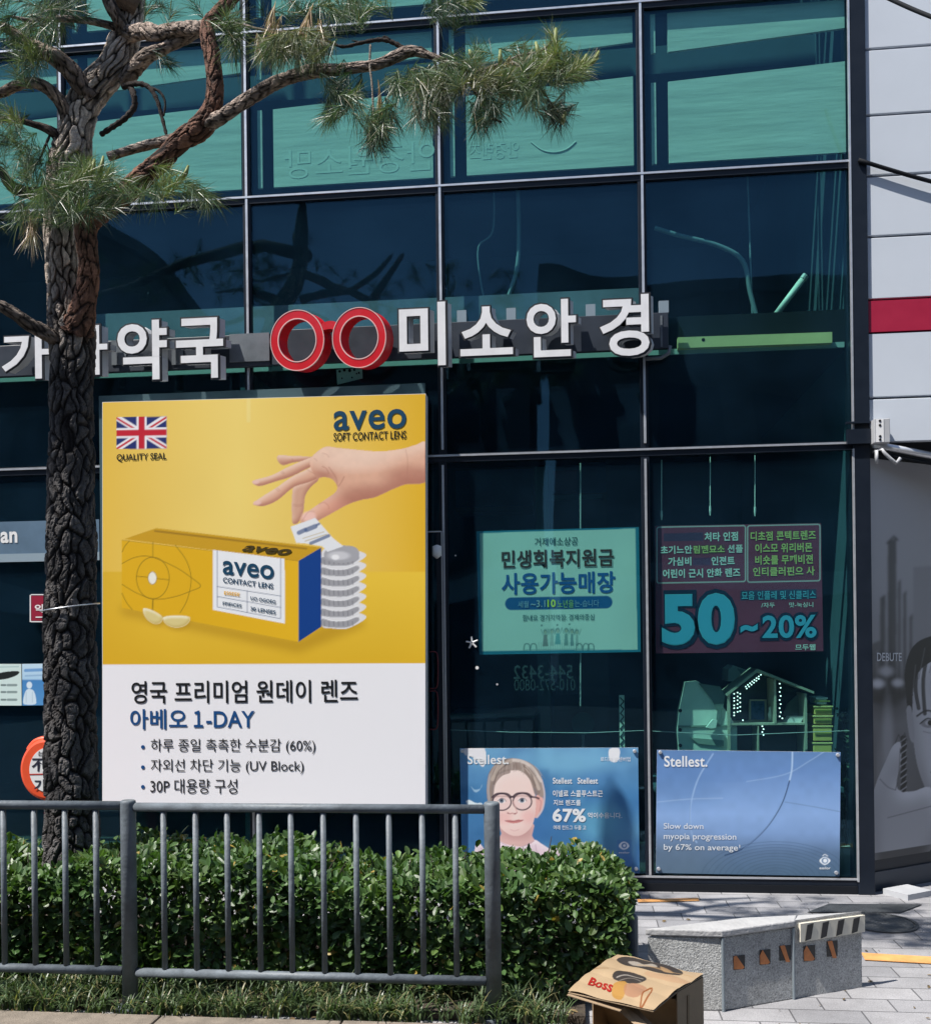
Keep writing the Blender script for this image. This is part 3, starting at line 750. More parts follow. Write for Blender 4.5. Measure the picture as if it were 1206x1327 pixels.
# flag
fx0, fx1, fy0, fy1 = 151, 216, 540, 581.5
fw = lambda u, v: (fx0 + u * (fx1 - fx0), fy0 + v * (fy1 - fy0) - (u - .5) * 1.2)
fmask = pr.mask([fw(0, 0), fw(1, 0), fw(1, 1), fw(0, 1)]); pr.put(fmask, S(28, 44, 110))
for wd, cc in ((7.6, S(238, 236, 240)),):
    for a_, b_ in (((0, 0), (1, 1)), ((1, 0), (0, 1))): pr.put(pr.lmask([fw(*a_), fw(*b_)], wd) * fmask, cc)
for a_, b_, o_ in (((0, 0), (1, 1), 1), ((1, 0), (0, 1), -1)):
    p0, p1 = np.array(fw(*a_)), np.array(fw(*b_)); pr.put(pr.lmask([p0 + (0, 1.1 * o_ * (1 if a_ == (0, 0) else -1)), p1 + (0, -.4)], 2.6) * fmask, S(200, 30, 52))
for a_, b_, wd in (((.5, 0), (.5, 1), 13), ((0, .5), (1, .5), 13)): pr.put(pr.lmask([fw(*a_), fw(*b_)], wd) * fmask, S(238, 236, 240))
for a_, b_, wd in (((.5, 0), (.5, 1), 8), ((0, .5), (1, .5), 8)): pr.put(pr.lmask([fw(*a_), fw(*b_)], wd) * fmask, S(196, 26, 48))
# white lower panel
wm = np.clip(pr.V - 860.5 + (pr.U - 342) * .0045 + .5, 0, 1); pr.put(wm, S(230, 229, 233, 1.08))
pr.line([(322, 512), (322, 545)], 5, S(246, 226, 150), .5)
bn = empty('advert_banner', P(342, 1043, YBN), 'tall yellow and white contact lens advert banner with a hand above a lens box', 'banner')
mb = MB(); mb.prism([P(x, y, YBN + .003) for x, y in [(132.5, 521), (551.5, 510), (551.5, 1046), (132.5, 1040.5)]], (0, .09, 0)); build('backing_panel', mb, M_white, bn)
build("printed_sheet", pr.mesh(PY(YBN)), M_print, bn, uselcol=True)
mb = MB()
YT = YBN - .003
nav, blk = S(16, 66, 96), S(24, 28, 30)
put_text(mb, 'aveo', 432, 531, 526, 556.5, YT, .014, nav, sp=1.06)
put_text(mb, 'SOFT CONTACT LENS', 432, 559.5, 526, 570, YT, .012, blk)
put_text(mb, 'QUALITY SEAL', 151, 587.5, 215.5, 597.5, YT, .014, blk)
put_text(mb, '영국 프리미엄 원데이 렌즈', 168.5, 882, 461.5, 911, YT, .012, S(26, 27, 30))
put_text(mb, '아베오', 168.5, 919, 242, 945.5, YT, .016, S(24, 74, 128)); put_text(mb, '１', 251, 921, 263, 943, YT, .026, S(24, 74, 128)); put_text(mb, '-DAY', 267, 921.5, 330, 943, YT, .014, S(24, 74, 128))
for (s_, x1, y0, y1) in (('하루 종일 촉촉한 수분감 (60%)', 407.5, 957.5, 977), ('자외선 차단 기능 (UV Block)', 392.5, 984, 1003), ('30P 대용량 구성', 307, 1009.5, 1028.5)):
    put_text(mb, s_, 194.5, y0, x1, y1, YT, .002, S(40, 41, 44))
    c = P(185, (y0 + y1) / 2 + 1, YT); mb.tube([c, c + Vector((0, .002, 0))], .0125, 12, S(24, 74, 128))
tl = 43 / 321
bx1 = lambda s_, x0, y0, x1, y1, bo, cc, sl: put_text(mb, s_, *bxp([(x0, y0)])[0], *bxp([(x1, y1)])[0], None, bo, cc, lambda a, b: P(a, b, YT), sl)
bx1('aveo', 512, 228, 740, 290, .014, nav, .105)
bx1('CONTACT LENS', 513, 303, 737, 327, .018, nav, .13)
bx1('ESSEEE', 518, 365, 588, 381, .02, S(226, 170, 30), .12)
bx1('FPIFICES', 512, 412, 596, 428, .02, nav, .14)
bx1('UO OGOEG', 636, 388, 748, 405, .02, nav, .16)
bx1('30 LENSES', 636, 434, 748, 452, .02, nav, .16)
# skewed word on the top face of the box
V, F = text_geo('aveo', .03)
a, b, c_ = [P(*bxp([q])[0], YT) for q in ((592, 186), (800, 206), (622, 160))]
mb.add(np.array(a) + V[:, 0:1] * np.array(b - a) + V[:, 1:2] * np.array(c_ - a), F, S(70, 58, 24))
build('lettering', mb, M_print, bn, uselcol=True)
# thin frame the banner is fixed to
mb = MB(); a, b = P(128, 513, YF - .06), P(557, 1046, YF - .06)
mb.box((a.x, YF - .06, b.z), (b.x, YF - .03, a.z)); build('mounting_frame', mb, mat('mount_teal', (.03, .07, .085), .5), bn)

# ================================================================== POSTERS ON THE RIGHT-HAND WINDOWS
def poster(name, label, quad, Y, paint, mat_=None, th=.004, back=True, step=.9, mapf=None):
    pr = Print(quad, step); paint(pr)
    lo = P((quad[2][0] + quad[3][0]) / 2, (quad[2][1] + quad[3][1]) / 2, Y)
    o = empty(name, lo, label, 'poster')
    mb = MB(); mb.prism([P(x, y, Y + .0015) for x, y in quad], (0, th, 0)); build('backing', mb, M_white, o)
    build('printed_sheet', pr.mesh(PY(Y)), mat_ or M_print, o, uselcol=True)
    return o
TI = (1 / .24, 1 / .66, 1 / .56)      # nothing: reference of the glass tint, kept for choosing inks
# ---- grant poster (white paper, inside the glass)
YI = YF + .045
q1 = [(617, 688.5), (827.5, 683), (830, 845), (621, 848.5)]
def p1(pr):
    pr.fill((.80, .80, .78)); pr.noise(40, .04, 5)
    n4 = [(590 + x / 4.638, 670 + y / 4.638) for x, y in [(146, 97), (1080, 70), (1094, 797), (160, 806)]]
    border = 1 - pr.mask(n4); pr.put(border, (.03, .22, .36))
    c4 = lambda L: [(590 + x / 4.638, 670 + y / 4.638) for x, y in L]
    pm = pr.lmask(c4([(336, 522), (905, 512)]), 16.5); pr.put(pm, (.02, .12, .36))
    ink = (.10, .17, .2)
    # little crowd drawing
    for (x, y0, w_, h_, c) in ((540, 668, 34, 100, (.25, .2, .22)), (615, 660, 36, 95, (.05, .33, .4)), (580, 665, 24, 100, (.5, .5, .5)), (665, 660, 26, 105, (.2, .3, .32)), (700, 665, 22, 100, (.16, .25, .3)), (730, 668, 18, 95, (.4, .45, .45))):
        pr.poly(c4([(x - w_ * .3, y0 + 40), (x + w_ * .3, y0 + 40), (x + w_ * .5, y0 + 45 + h_ * .65), (x - w_ * .5, y0 + 45 + h_ * .65)]), c, .8)
        pr.ell(*c4([(x, y0 + 22)])[0], 2.6, 3.4, ink, .75, .5); pr.line(c4([(x - 14, y0 + 40), (x - 26, y0 + 8)]), .8, ink, .7); pr.line(c4([(x + 14, y0 + 40), (x + 24, y0 + 6)]), .8, ink, .7)
        pr.ell(*c4([(x, y0 + 26)])[0], 1.6, 2.2, (.7, .6, .5), .8, .5)
    for x in (430, 470, 745, 785, 815):
        pr.line(c4([(x - 20, 800), (x - 14, 768), (x, 762), (x + 14, 770), (x + 18, 798)]), 1.6, ink, .75, 4)
    pr.line(c4([(420, 800), (830, 795)]), 2.0, (.2, .35, .38), .5)
    for x in range(500, 760, 14): pr.line(c4([(x, 755), (x + 2, 798)]), .8, ink, .45)
    for x, y in ((518, 652), (685, 645), (612, 650)): pr.ell(*c4([(x, y)])[0], 1.3, 1.3, ink, .8, .6)
G1 = poster('grant_poster', 'pale green tinted window poster with two bold Korean headlines and a crowd drawing', q1, YI, p1)
c1 = lambda x, y: (590 + x / 4.638, 670 + y / 4.638)
def t1(mb, s, x0, y0, x1, y1, bo, col, Y=YI - .0025): put_text(mb, s, *c1(x0, y0), *c1(x1, y1), Y, bo, col)
mb = MB()
t1(mb, '거제에소상공', 475, 122, 735, 172, .006, (.05, .12, .14))
t1(mb, '민생회복지원금', 272, 192, 952, 306, .034, (.62, .60, .58)); t1(mb, '민생회복지원금', 276, 196, 948, 302, .02, (.11, .045, .04), YI - .0035)
t1(mb, '사용가능매장', 274, 332, 958, 462, .026, (.02, .12, .40))
t1(mb, '세월', 375, 505, 440, 545, .01, (.30, .42, .62), YI - .003); t1(mb, '~3.1', 452, 500, 540, 542, .01, (.45, .5, .62), YI - .003)
t1(mb, '10', 552, 496, 602, 542, .03, (.8, .8, .1), YI - .003); t1(mb, '노년을', 612, 498, 710, 545, .01, (.35, .5, .2), YI - .003); t1(mb, '는-습니다', 716, 498, 862, 540, .004, (.3, .42, .62), YI - .003)
t1(mb, '힘내요 경기지역점: 경제의중심', 402, 585, 832, 622, .006, (.10, .2, .24))
build('lettering', mb, M_print, G1, uselcol=True)

# ---- discount poster (inside the glass)
q2 = [(848.5, 681.5), (1063.5, 678), (1066.5, 844), (849.5, 847)]
c2 = lambda L: [(830 + x / 4.307, 650 + y / 4.307) for x, y in L]
MAG = (.26, .046, .095)
def p2(pr):
    pr.fill(MAG); pr.noise(30, .08, 9)
    def rbox(x0, y0, x1, y1, s_):
        r = 12; pts = []
        for cx, cy, a0 in ((x1 - r, y0 + r, -90), (x1 - r, y1 - r, 0), (x0 + r, y1 - r, 90), (x0 + r, y0 + r, 180)):
            for k in range(5):
                t = math.radians(a0 + k * 22.5); pts.append((cx + r * math.cos(t), cy + r * math.sin(t)))
        pts = [(x, y - (x - x0) * s_) for x, y in pts]
        pr.line(c2(pts + pts[:1]), 1.25, (.75, .68, .68), .95)
    rbox(90, 143, 584, 455, .018); rbox(596, 135, 1000, 450, .02)
    pr.poly(c2([(128, 178), (350, 172), (350, 218), (128, 222)]), (.06, .04, .10), .8); pr.poly(c2([(290, 315), (390, 312), (390, 355), (290, 358)]), (.09, .045, .12), .7)
    pr.poly(c2([(556, 497), (980, 488), (982, 543), (556, 552)]), (.03, .06, .13), .95)
    pr.poly(c2([(290, 245), (470, 240), (470, 288), (290, 292)]), (.12, .09, .05), .6)
D1 = poster('discount_poster', 'dark red window poster announcing 50 to 20 percent in big blue figures', q2, YI, p2)
mb = MB()
Wh, Ye, Cy, Dk = (.8, .78, .76), (.68, .62, .22), (.10, .42, .66), (.015, .028, .07)
def t2(s, x0, y0, x1, y1, bo, col, dy=.0025, sp=None): put_text(mb, s, *c2([(x0, y0)])[0], *c2([(x1, y1)])[0], YI - dy, bo, col, sp=sp)
t2('처타 인점', 355, 170, 542, 220, .03, Wh)
t2('초기느안', 110, 246, 286, 292, .03, Wh); t2('림펜묘소', 294, 244, 468, 288, .024, Ye); t2('션플', 484, 240, 570, 285, .02, Wh)
t2('가심비', 152, 310, 282, 358, .03, Wh); t2('인젼트', 394, 306, 524, 354, .03, Wh)
t2('어린이 근시 안화 렌즈', 122, 374, 554, 424, .03, Wh)
t2('디초점 콘텍트렌즈', 612, 164, 976, 216, .024, Ye); t2('이스모 위리버몬', 638, 232, 956, 284, .024, Ye)
t2('비숏를 무페비젼', 638, 298, 960, 350, .024, Ye); t2('인티클러핀으 사', 626, 364, 970, 414, .024, Ye)
t2('묘음 인플레 및 신클리스', 562, 498, 976, 546, .016, (.14, .42, .58))
t2('/자두', 672, 564, 748, 592, .01, Wh); t2('맛-눅싱니', 828, 562, 962, 590, .01, Wh)
t2('50', 106, 488, 540, 826, .085, Dk, .002, 1.02); t2('50', 116, 512, 524, 802, .05, (.16, .50, .66), .003, 1.1); t2('50', 119, 516, 521, 798, .044, Cy, .004, 1.1)
t2('~', 545, 672, 662, 742, .14, Dk, .002); t2('~', 556, 682, 652, 732, .07, Cy, .004)
t2('20%', 664, 618, 992, 778, .075, Dk, .0022, 1.0); t2('20%', 678, 634, 980, 762, .026, Cy, .004, 1.04)
t2('므두웹', 862, 796, 974, 830, .02, Wh)
build('lettering', mb, M_print, D1, uselcol=True)

# ---- the two blue lens posters, fixed on the outside of the glass
YO = YF - .012
q3 = [(595.5, 970), (826.5, 969), (828.5, 1132), (598.5, 1130)]
c3 = lambda L: [(590 + x / 4.824, 950 + y / 4.824) for x, y in L]
def p3(pr):
    pr.vgrad([(970, S(112, 164, 204)), (1030, S(72, 128, 178)), (1132, S(64, 112, 160))])
    pr.noise(22, .5, 21, col=S(122, 184, 216)); pr.noise(14, .35, 22, col=S(44, 92, 140)); pr.noise(34, .5, 24, col=S(70, 122, 184))
    pr.put(pr.emask(*c3([(900, 570)])[0], 28, 24, 1), S(110, 180, 208), .6); pr.put(pr.emask(*c3([(720, 180)])[0], 60, 14, 1), S(130, 190, 220), .6)
    pr.put(pr.mask(c3([(520, 225), (585, 225), (585, 420), (520, 420)])), S(70, 120, 165), .5)
    pr.blurC(2.4)
    # blouse
    bl = pr.poly(c3([(40, 790), (110, 760), (130, 690), (160, 700), (200, 740), (275, 672), (330, 690), (420, 700), (490, 668), (540, 695), (600, 730), (640, 722), (670, 760), (740, 780), (800, 880), (40, 880)]), S(236, 214, 222), 1, 4)
    pr.shade(bl, S(250, 238, 242), S(190, 160, 178), 2, 5, 3, .8)
    # neck, head
    nk = pr.poly(c3([(290, 580), (480, 560), (478, 640), (492, 678), (420, 710), (330, 700), (270, 668), (288, 630)]), S(226, 186, 180), 1, 3)
    pr.put(nk * pr.emask(*c3([(385, 615)])[0], 22, 10, .9), S(190, 140, 138), .6)
    ear = pr.poly(c3([(500, 400), (535, 390), (552, 430), (540, 490), (515, 525), (492, 520)]), S(232, 180, 172), 1, 4); pr.line(c3([(515, 415), (535, 430), (525, 490)]), 1.2, S(196, 138, 132), .7, 4)
    hair_b = pr.poly(c3([(200, 420), (196, 330), (215, 240), (270, 180), (350, 158), (430, 172), (490, 205), (530, 260), (552, 330), (548, 400), (520, 390), (480, 330), (330, 240), (240, 300), (232, 430), (215, 440)]), S(166, 150, 142), 1, 4)
    fc = pr.poly(c3([(238, 330), (262, 270), (330, 238), (410, 240), (470, 300), (494, 370), (502, 440), (496, 520), (474, 585), (430, 630), (380, 645), (330, 632), (280, 590), (250, 520), (238, 430)]), S(246, 218, 210), 1, 4)
    pr.shade(fc, S(252, 234, 228), S(226, 184, 178), 3, 6, 6, .6)
    pr.put(fc * pr.emask(*c3([(300, 530)])[0], 10, 8, 1), S(236, 176, 172), .5); pr.put(fc * pr.emask(*c3([(455, 525)])[0], 9, 8, 1), S(236, 176, 172), .5)
    for pts, wd, c in (([(330, 240), (280, 260), (235, 320), (222, 420)], 6, (150, 134, 126)), ([(380, 205), (430, 220), (480, 280), (510, 370)], 8, (146, 128, 120)), ([(440, 215), (490, 280), (520, 350)], 4, (206, 190, 178)), ([(350, 175), (280, 210), (232, 290)], 5, (196, 180, 168)), ([(360, 170), (420, 180), (480, 220), (535, 300)], 4, (224, 212, 204)), ([(215, 260), (205, 340), (212, 420)], 2.5, (178, 172, 174)), ([(540, 300), (556, 380), (546, 470), (510, 528)], 2.2, (212, 200, 204)), ([(330, 190), (270, 240), (240, 320)], 2, (128, 112, 106)), ([(400, 190), (462, 240), (500, 330)], 1.6, (124, 108, 102))):
        pr.line(c3(pts), wd, S(*c), .85, 6)
    hs_ = np.random.default_rng(8)
    for k in range(46):
        x = hs_.uniform(215, 520); y = 160 + abs(x - 360) * .32 + hs_.uniform(0, 26); dx = (x - 352) * .32
        c_ = hs_.choice([112, 140, 190, 214]); pr.line(c3([(x, y), (x + dx * .6, y + 26), (x + dx, y + 60)]), .7, S(c_, c_ * .93, c_ * .88), .5, 3)
    # glasses, eyes, nose, mouth
    GL = S(62, 48, 62)
    for cx, cy in ((290, 432), (418, 430)):
        pr.ell(*c3([(cx, cy)])[0], 11, 10.6, S(236, 206, 204), .5)
        pr.line(c3([(cx - 55, cy - 28), (cx - 20, cy - 36), (cx + 30, cy - 34), (cx + 50, cy - 26)]), 1.5, S(176, 140, 134), .6, 4)
        pr.ell(*c3([(cx - 2, cy - 8)])[0], 5.2, 3.3, S(240, 236, 236), .9, .5); pr.ell(*c3([(cx - 2, cy - 9)])[0], 3.0, 3.1, S(86, 104, 124), .95, .4); pr.ell(*c3([(cx - 2, cy - 9)])[0], 1.1, 1.2, S(22, 24, 30), 1, .4)
        pr.line(c3([(cx - 26, cy - 6), (cx - 8, cy - 20), (cx + 14, cy - 20), (cx + 26, cy - 4)]), .9, S(110, 84, 84), .8, 4)
        pr.line(c3([(cx + 58 * math.cos(t), cy + 52 * math.sin(t)) for t in np.linspace(0, 6.284, 32)]), 1.7, GL, .95)
        pr.line(c3([(cx - 60, cy - 30), (cx - 30, cy - 52), (cx + 30, cy - 52), (cx + 60, cy - 30)]), 2.2, GL, .95, 4)
    pr.line(c3([(340, 405), (352, 398), (364, 404)]), 1.9, GL, .95, 4); pr.line(c3([(472, 400), (500, 402), (520, 410)]), 2.4, GL, .9)
    pr.line(c3([(360, 430), (376, 470), (384, 495)]), 1.6, S(222, 176, 170), .7, 4); pr.line(c3([(325, 500), (340, 506), (356, 502), (372, 508), (384, 498)]), 1.5, S(188, 128, 124), .75, 4); pr.ell(*c3([(330, 502)])[0], 1.1, .8, S(150, 92, 90), .8, .5); pr.ell(*c3([(372, 504)])[0], 1.1, .8, S(150, 92, 90), .8, .5)
    m_ = pr.poly(c3([(310, 550), (340, 544), (362, 548), (390, 542), (424, 546), (400, 560), (362, 566), (330, 560)]), S(206, 128, 126), .9, 3); pr.line(c3([(310, 549), (360, 553), (424, 545)]), .9, S(150, 84, 86), .85, 4)
    pr.line(c3([(345, 605), (370, 612), (395, 605)]), 1.2, S(220, 172, 168), .6, 4)
    for pts in ([(60, 880), (100, 800), (140, 770)], [(160, 720), (200, 790), (220, 860)], [(500, 700), (520, 780), (600, 860)], [(275, 680), (380, 722), (488, 676)]): pr.line(c3(pts), 1.1, S(200, 172, 188), .7, 5)
    # white and pale blue patches on the sheet
    pr.poly(c3([(60, 95), (180, 90), (182, 200), (160, 208), (142, 180), (100, 150), (66, 140), (50, 120)]), S(232, 232, 236), 1, 3); pr.poly(c3([(962, 100), (1024, 98), (1022, 160), (1005, 182), (975, 180), (960, 160)]), S(232, 234, 238), 1, 3)
    pr.poly(c3([(66, 425), (90, 420), (125, 438), (166, 440), (158, 462), (110, 466), (78, 452)]), S(222, 236, 242), 1, 4); pr.poly(c3([(95, 330), (120, 355), (160, 345), (165, 320), (150, 360), (120, 370)]), S(170, 205, 228), .7, 3)
    # eye logo
    pr.poly(c3([(1010, 668), (1102, 668), (1102, 868), (1010, 868)]), S(74, 124, 186), .55)
    pr.poly(c3([(1020, 706), (1034, 686), (1056, 680), (1076, 690), (1086, 708), (1072, 724), (1050, 730), (1032, 722)]), S(236, 240, 246), 1, 4); pr.ell(*c3([(1054, 705)])[0], 3.6, 3.6, S(84, 130, 186), 1); pr.ell(*c3([(1055, 705)])[0], 1.8, 1.8, S(236, 240, 246), 1)
S1 = poster('lens_poster', 'blue outdoor poster of a girl in round glasses, partly behind the hedge', q3, YO, p3, M_prints)
mb = MB()
def t3(s, x0, y0, x1, y1, bo=.01, col=(.78, .8, .82)): put_text(mb, s, *c3([(x0, y0)])[0], *c3([(x1, y1)])[0], YO - .002, bo, col)
t3('Stellest.', 74, 136, 332, 196, .016); t3('로디지 온센버업', 905, 150, 1092, 178, 0)
t3('Stellest', 608, 280, 728, 318, .02); t3('Stellest', 762, 280, 890, 318, .02)
t3('이넬료 스콜푸스트근', 608, 358, 920, 400, .016); t3('지브 렌즈를', 612, 418, 782, 454, .014); t3('67%', 606, 472, 814, 558, .035); t3('억이수음니다.', 826, 498, 1040, 534, .012); t3('여래 컨드그 두플 고', 612, 578, 816, 606, .006); t3('essilor', 1020, 742, 1088, 754, .012)
build('lettering', mb, M_print, S1, uselcol=True)

q4 = [(851, 972), (1089, 975), (1087.5, 1136), (849.5, 1131.5)]
c4_ = lambda L: [(830 + x / 3.207, 840 + y / 3.207) for x, y in L]
def p4(pr):
    pr.vgrad([(972, S(96, 132, 178)), (1000, S(108, 144, 196)), (1055, S(140, 174, 222)), (1080, S(128, 160, 206)), (1105, S(94, 120, 152)), (1136, S(78, 104, 128))])
    pr.put(pr.emask(*c4_([(120, 880)])[0], 60, 34, 1), S(96, 116, 134), .5); pr.put(pr.emask(*c4_([(160, 560)])[0], 50, 30, 1), S(84, 126, 178), .4)
    pr.poly(c4_([(66, 424), (760, 430), (640, 510), (480, 555), (340, 560), (66, 540)]), S(104, 142, 196), .35, 1)
    pr.line(c4_([(70, 640), (200, 628), (340, 624)]), 1.4, S(168, 196, 228), .5, 5); pr.line(c4_([(440, 555), (600, 525), (700, 470), (760, 432)]), 1.4, S(158, 188, 224), .55, 6); pr.line(c4_([(600, 640), (720, 660), (826, 680)]), 1.3, S(104, 132, 170), .6, 5)
    pr.line(c4_([(300, 440), (240, 540), (210, 640), (206, 720), (215, 780), (232, 808)]), 2.0, S(160, 190, 228), .7, 6); pr.line(c4_([(206, 640), (204, 720), (218, 790)]), 1.0, S(96, 130, 176), .5, 5)
    pr.line(c4_([(630, 428), (628, 500), (618, 552)]), 2.2, S(176, 204, 236), .85, 6); pr.line(c4_([(618, 552), (585, 650), (520, 750), (430, 830), (350, 862)]), 1.7, S(36, 62, 100), .85, 8); pr.line(c4_([(608, 575), (575, 665), (512, 758), (425, 836)]), .9, S(140, 172, 214), .5, 8)
    for r in range(12):
        rr = 40 + r * 22
        pr.line(c4_([(560 + rr * 1.1 * math.cos(t), 960 - rr * .55 * math.sin(t)) for t in np.linspace(.05, 3.09, 26)]), .8, S(60, 84, 108), .5)
    pr.noise(9, .04, 31)
    pr.poly(c4_([(742, 884), (764, 868), (788, 884), (764, 902)]), S(232, 238, 244), 1, 5); pr.ell(*c4_([(765, 884)])[0], 4.4, 4.0, S(110, 138, 170), 1); pr.ell(*c4_([(766, 884)])[0], 2.6, 2.6, S(232, 238, 244), 1); pr.line(c4_([(756, 864), (765, 858), (776, 865)]), 1, S(232, 238, 244), .9, 4)
S2 = poster('lens_poster', 'plain steel blue outdoor poster with thin arcs and a slogan at lower left', q4, YO, p4, M_prints)
mb = MB()
def t4(s, x0, y0, x1, y1, bo=.0, col=(.72, .76, .8)): put_text(mb, s, *c4_([(x0, y0)])[0], *c4_([(x1, y1)])[0], YO - .002, bo, col)
t4('Stellest.', 97, 448, 276, 494, .016, (.8, .82, .84)); t4('Slow down', 95, 728, 260, 752, .006); t4('myopia progression', 95, 772, 396, 804, .006); t4('by 67% on average¹', 95, 816, 412, 848, .006); t4('essilor', 742, 909, 788, 920, .02)
build('lettering', mb, M_print, S2, uselcol=True)
for o, pts in ((S1, ((599, 973), (822, 973.5), (824, 1126))), (S2, ((855, 975), (1085, 978.5), (853, 1126), (1083, 1131)))):
    for x, y in pts:
        c = P(x, y, YO - .001); mb = MB(); mb.tube([c + Vector((0, -.012, 0)), c + Vector((0, -.010, 0)), c], [.008, .012, .012], 10); build('standoff_screw', mb, M_silver, o, smooth=False)

# ---- black and white mural on the recessed shopfront
mp0 = q0 + qn * .016; MT = 588
a5 = PN(1129, 1148, mp0, qn)
def mq(d_, z):                # photo pixel of a point on the mural plane
    v = Vector((mp0.x, mp0.y, 0)) + qd * d_ + Vector((0, 0, z)) - EYE
    dd = v.dot(fwd); return (CU + FPX * v.dot(RIGHT) / dd, V0 - FPX * v.dot(UP) / dd)
zt5, zb5 = ZN - .09, .2
q5 = [mq(.0, zt5), mq(1.9, zt5), mq(1.9, zb5), mq(.0, zb5)]
def p5(pr):
    g = lambda v: S(v, v * 1.015, min(255, v * 1.06), 1.0)
    pr.vgrad([(560, g(158)), (640, g(165)), (760, g(150)), (880, g(120)), (1000, g(86)), (1150, g(52))])
    pr.put(pr.emask(1150, 1010, 34, 90, .8), g(96), .6)
    for (x0, x1, y0, c) in ((1140, 1147, 770, 36), (1150, 1161, 697, 22), (1163, 1167, 750, 60), (1170, 1174, 765, 48), (1178, 1182, 795, 60), (1128, 1140, 830, 70), (1183, 1262, 730, 130), (1300, 1380, 690, 120)):
        pr.poly([(x0, y0 + 5), (x1, y0), (x1, 900), (x0, 900)], g(c), .75)
        pr.line([((x0 + x1) / 2 + 2, y0 + 14), ((x0 + x1) / 2 + 2, 890)], 1.4, g(min(200, c + 70)), .6)
    pr.line([(1149, 704), (1158, 695), (1163, 700)], 2, g(20), .9)
    pr.put(pr.emask(1150, 900, 30, 30, .8), g(50), .7); 
    for x, y, r, c in ((1137, 886, 8, 210), (1163, 885, 7, 190), (1148, 870, 9, 170), (1152, 905, 14, 30), (1136, 905, 9, 36), (1168, 900, 9, 40)): pr.ell(x, y, r, r * .7, g(c), .7, .9)
    pr.put(pr.emask(1150, 960, 7, 50, .9), g(160), .5); pr.put(pr.emask(1140, 1000, 5, 40, .9), g(130), .4)
    pr.blurC(1.6)
    # jacket, hand and face
    pr.poly([(1128, 1150), (1135, 1080), (1160, 1040), (1210, 1060), (1420, 1060), (1420, 1160), (1128, 1160)], g(24), 1, 4)
    hair = pr.poly([(1174, 905), (1172, 870), (1180, 842), (1196, 828), (1225, 822), (1268, 828), (1292, 860), (1296, 940), (1284, 900), (1262, 872), (1226, 862), (1204, 876), (1196, 920), (1184, 960), (1178, 940)], g(40), 1, 4)
    face = pr.poly([(1182, 930), (1186, 880), (1206, 858), (1240, 852), (1272, 872), (1284, 920), (1282, 980), (1266, 1030), (1238, 1050), (1210, 1040), (1196, 1015), (1186, 980)], g(170), 1, 4)
    pr.shade(face, g(206), g(92), -4, 8, 8, .9)
    pr.poly([(1174, 920), (1180, 916), (1184, 940), (1184, 962), (1178, 955)], g(140), 1, 3)
    for pts in ([(1190, 850), (1186, 890), (1190, 918)], [(1204, 838), (1196, 880), (1198, 925)], [(1216, 834), (1210, 870), (1212, 905)], [(1228, 832), (1226, 870), (1222, 896)]): pr.line(pts, 5, g(38), .9, 5)
    for pts in ([(1198, 840), (1190, 880)], [(1212, 834), (1204, 872)], [(1186, 862), (1182, 900)]): pr.line(pts, 1.2, g(96), .7, 5)
    pr.line([(1188, 928), (1200, 921), (1214, 924)], 2.6, g(40), .9, 4); pr.ell(1203, 938, 10, 5.5, g(108), .8); pr.ell(1204, 937, 5.5, 3.6, g(170), .9); pr.ell(1205, 937, 3.4, 3.6, g(30), 1); pr.line([(1192, 938), (1202, 931), (1214, 936)], 1.7, g(24), .95, 4); pr.line([(1196, 948), (1206, 950), (1214, 946)], 1.2, g(90), .6, 4)
    pr.line([(1244, 928), (1256, 921), (1270, 926)], 2.6, g(40), .9, 4); pr.ell(1256, 937, 5.5, 3.4, g(180), .9); pr.ell(1256, 937, 3.2, 3.4, g(30), 1)
    pr.line([(1228, 930), (1222, 968), (1230, 974), (1240, 972)], 2.0, g(80), .7, 5); pr.poly([(1206, 1000), (1228, 994), (1252, 1000), (1232, 1012)], g(84), .95, 3); pr.line([(1206, 1001), (1230, 1003), (1252, 1000)], 1.3, g(30), .9)
    hand = pr.poly([(1130, 1110), (1128, 1050), (1134, 1018), (1148, 985), (1156, 968), (1166, 962), (1168, 985), (1162, 1010), (1164, 1024), (1182, 1026), (1204, 1020), (1216, 1036), (1220, 1070), (1200, 1110), (1180, 1130), (1150, 1140), (1132, 1136)], g(150), 1, 4)
    pr.shade(hand, g(196), g(60), -3, 10, 9, .95)
    for pts in ([(1140, 1010), (1150, 1020), (1160, 1024)], [(1150, 1060), (1180, 1052), (1210, 1044)], [(1160, 1024), (1164, 1004), (1166, 970)]): pr.line(pts, 1.3, g(84), .7, 5)
    br = [(1170, 958 + 8 * k) for k in range(9)]
    for k, (x, y) in enumerate(br):
        pr.ell(x + 1 * (k % 2), y, 4.0, 5, g(26), .95); pr.line([(x - 3, y + 3), (x + 4, y - 2)], 1.4, g(150), .8)
    pr.line([(1160, 962), (1164, 952), (1168, 960), (1172, 950), (1175, 960)], 1.4, g(60), .8)
mural = empty('photo_mural', a5, 'black and white window mural of a short haired person resting chin on hand before towers', 'mural')
mb5 = Print(q5, 1.1); p5(mb5); build('printed_sheet', mb5.mesh((mp0, qn)), M_prints, mural, uselcol=True)
mb = MB(); mb.prism([Vector((mp0.x, mp0.y, 0)) - qn * .0015 + qd * d_ + Vector((0, 0, z)) for d_, z in ((0, zt5), (1.9, zt5), (1.9, zb5), (0, zb5))], -qn * .008); build('backing', mb, M_white, mural)
mb = MB(); put_text(mb, 'DEBUTE', 1136, 846, 1168, 857, None, .01, (.55, .58, .62), lambda a, b: PN(a, b, mp0 + qn * .003, qn), .0); build('lettering', mb, M_print, mural, uselcol=True)

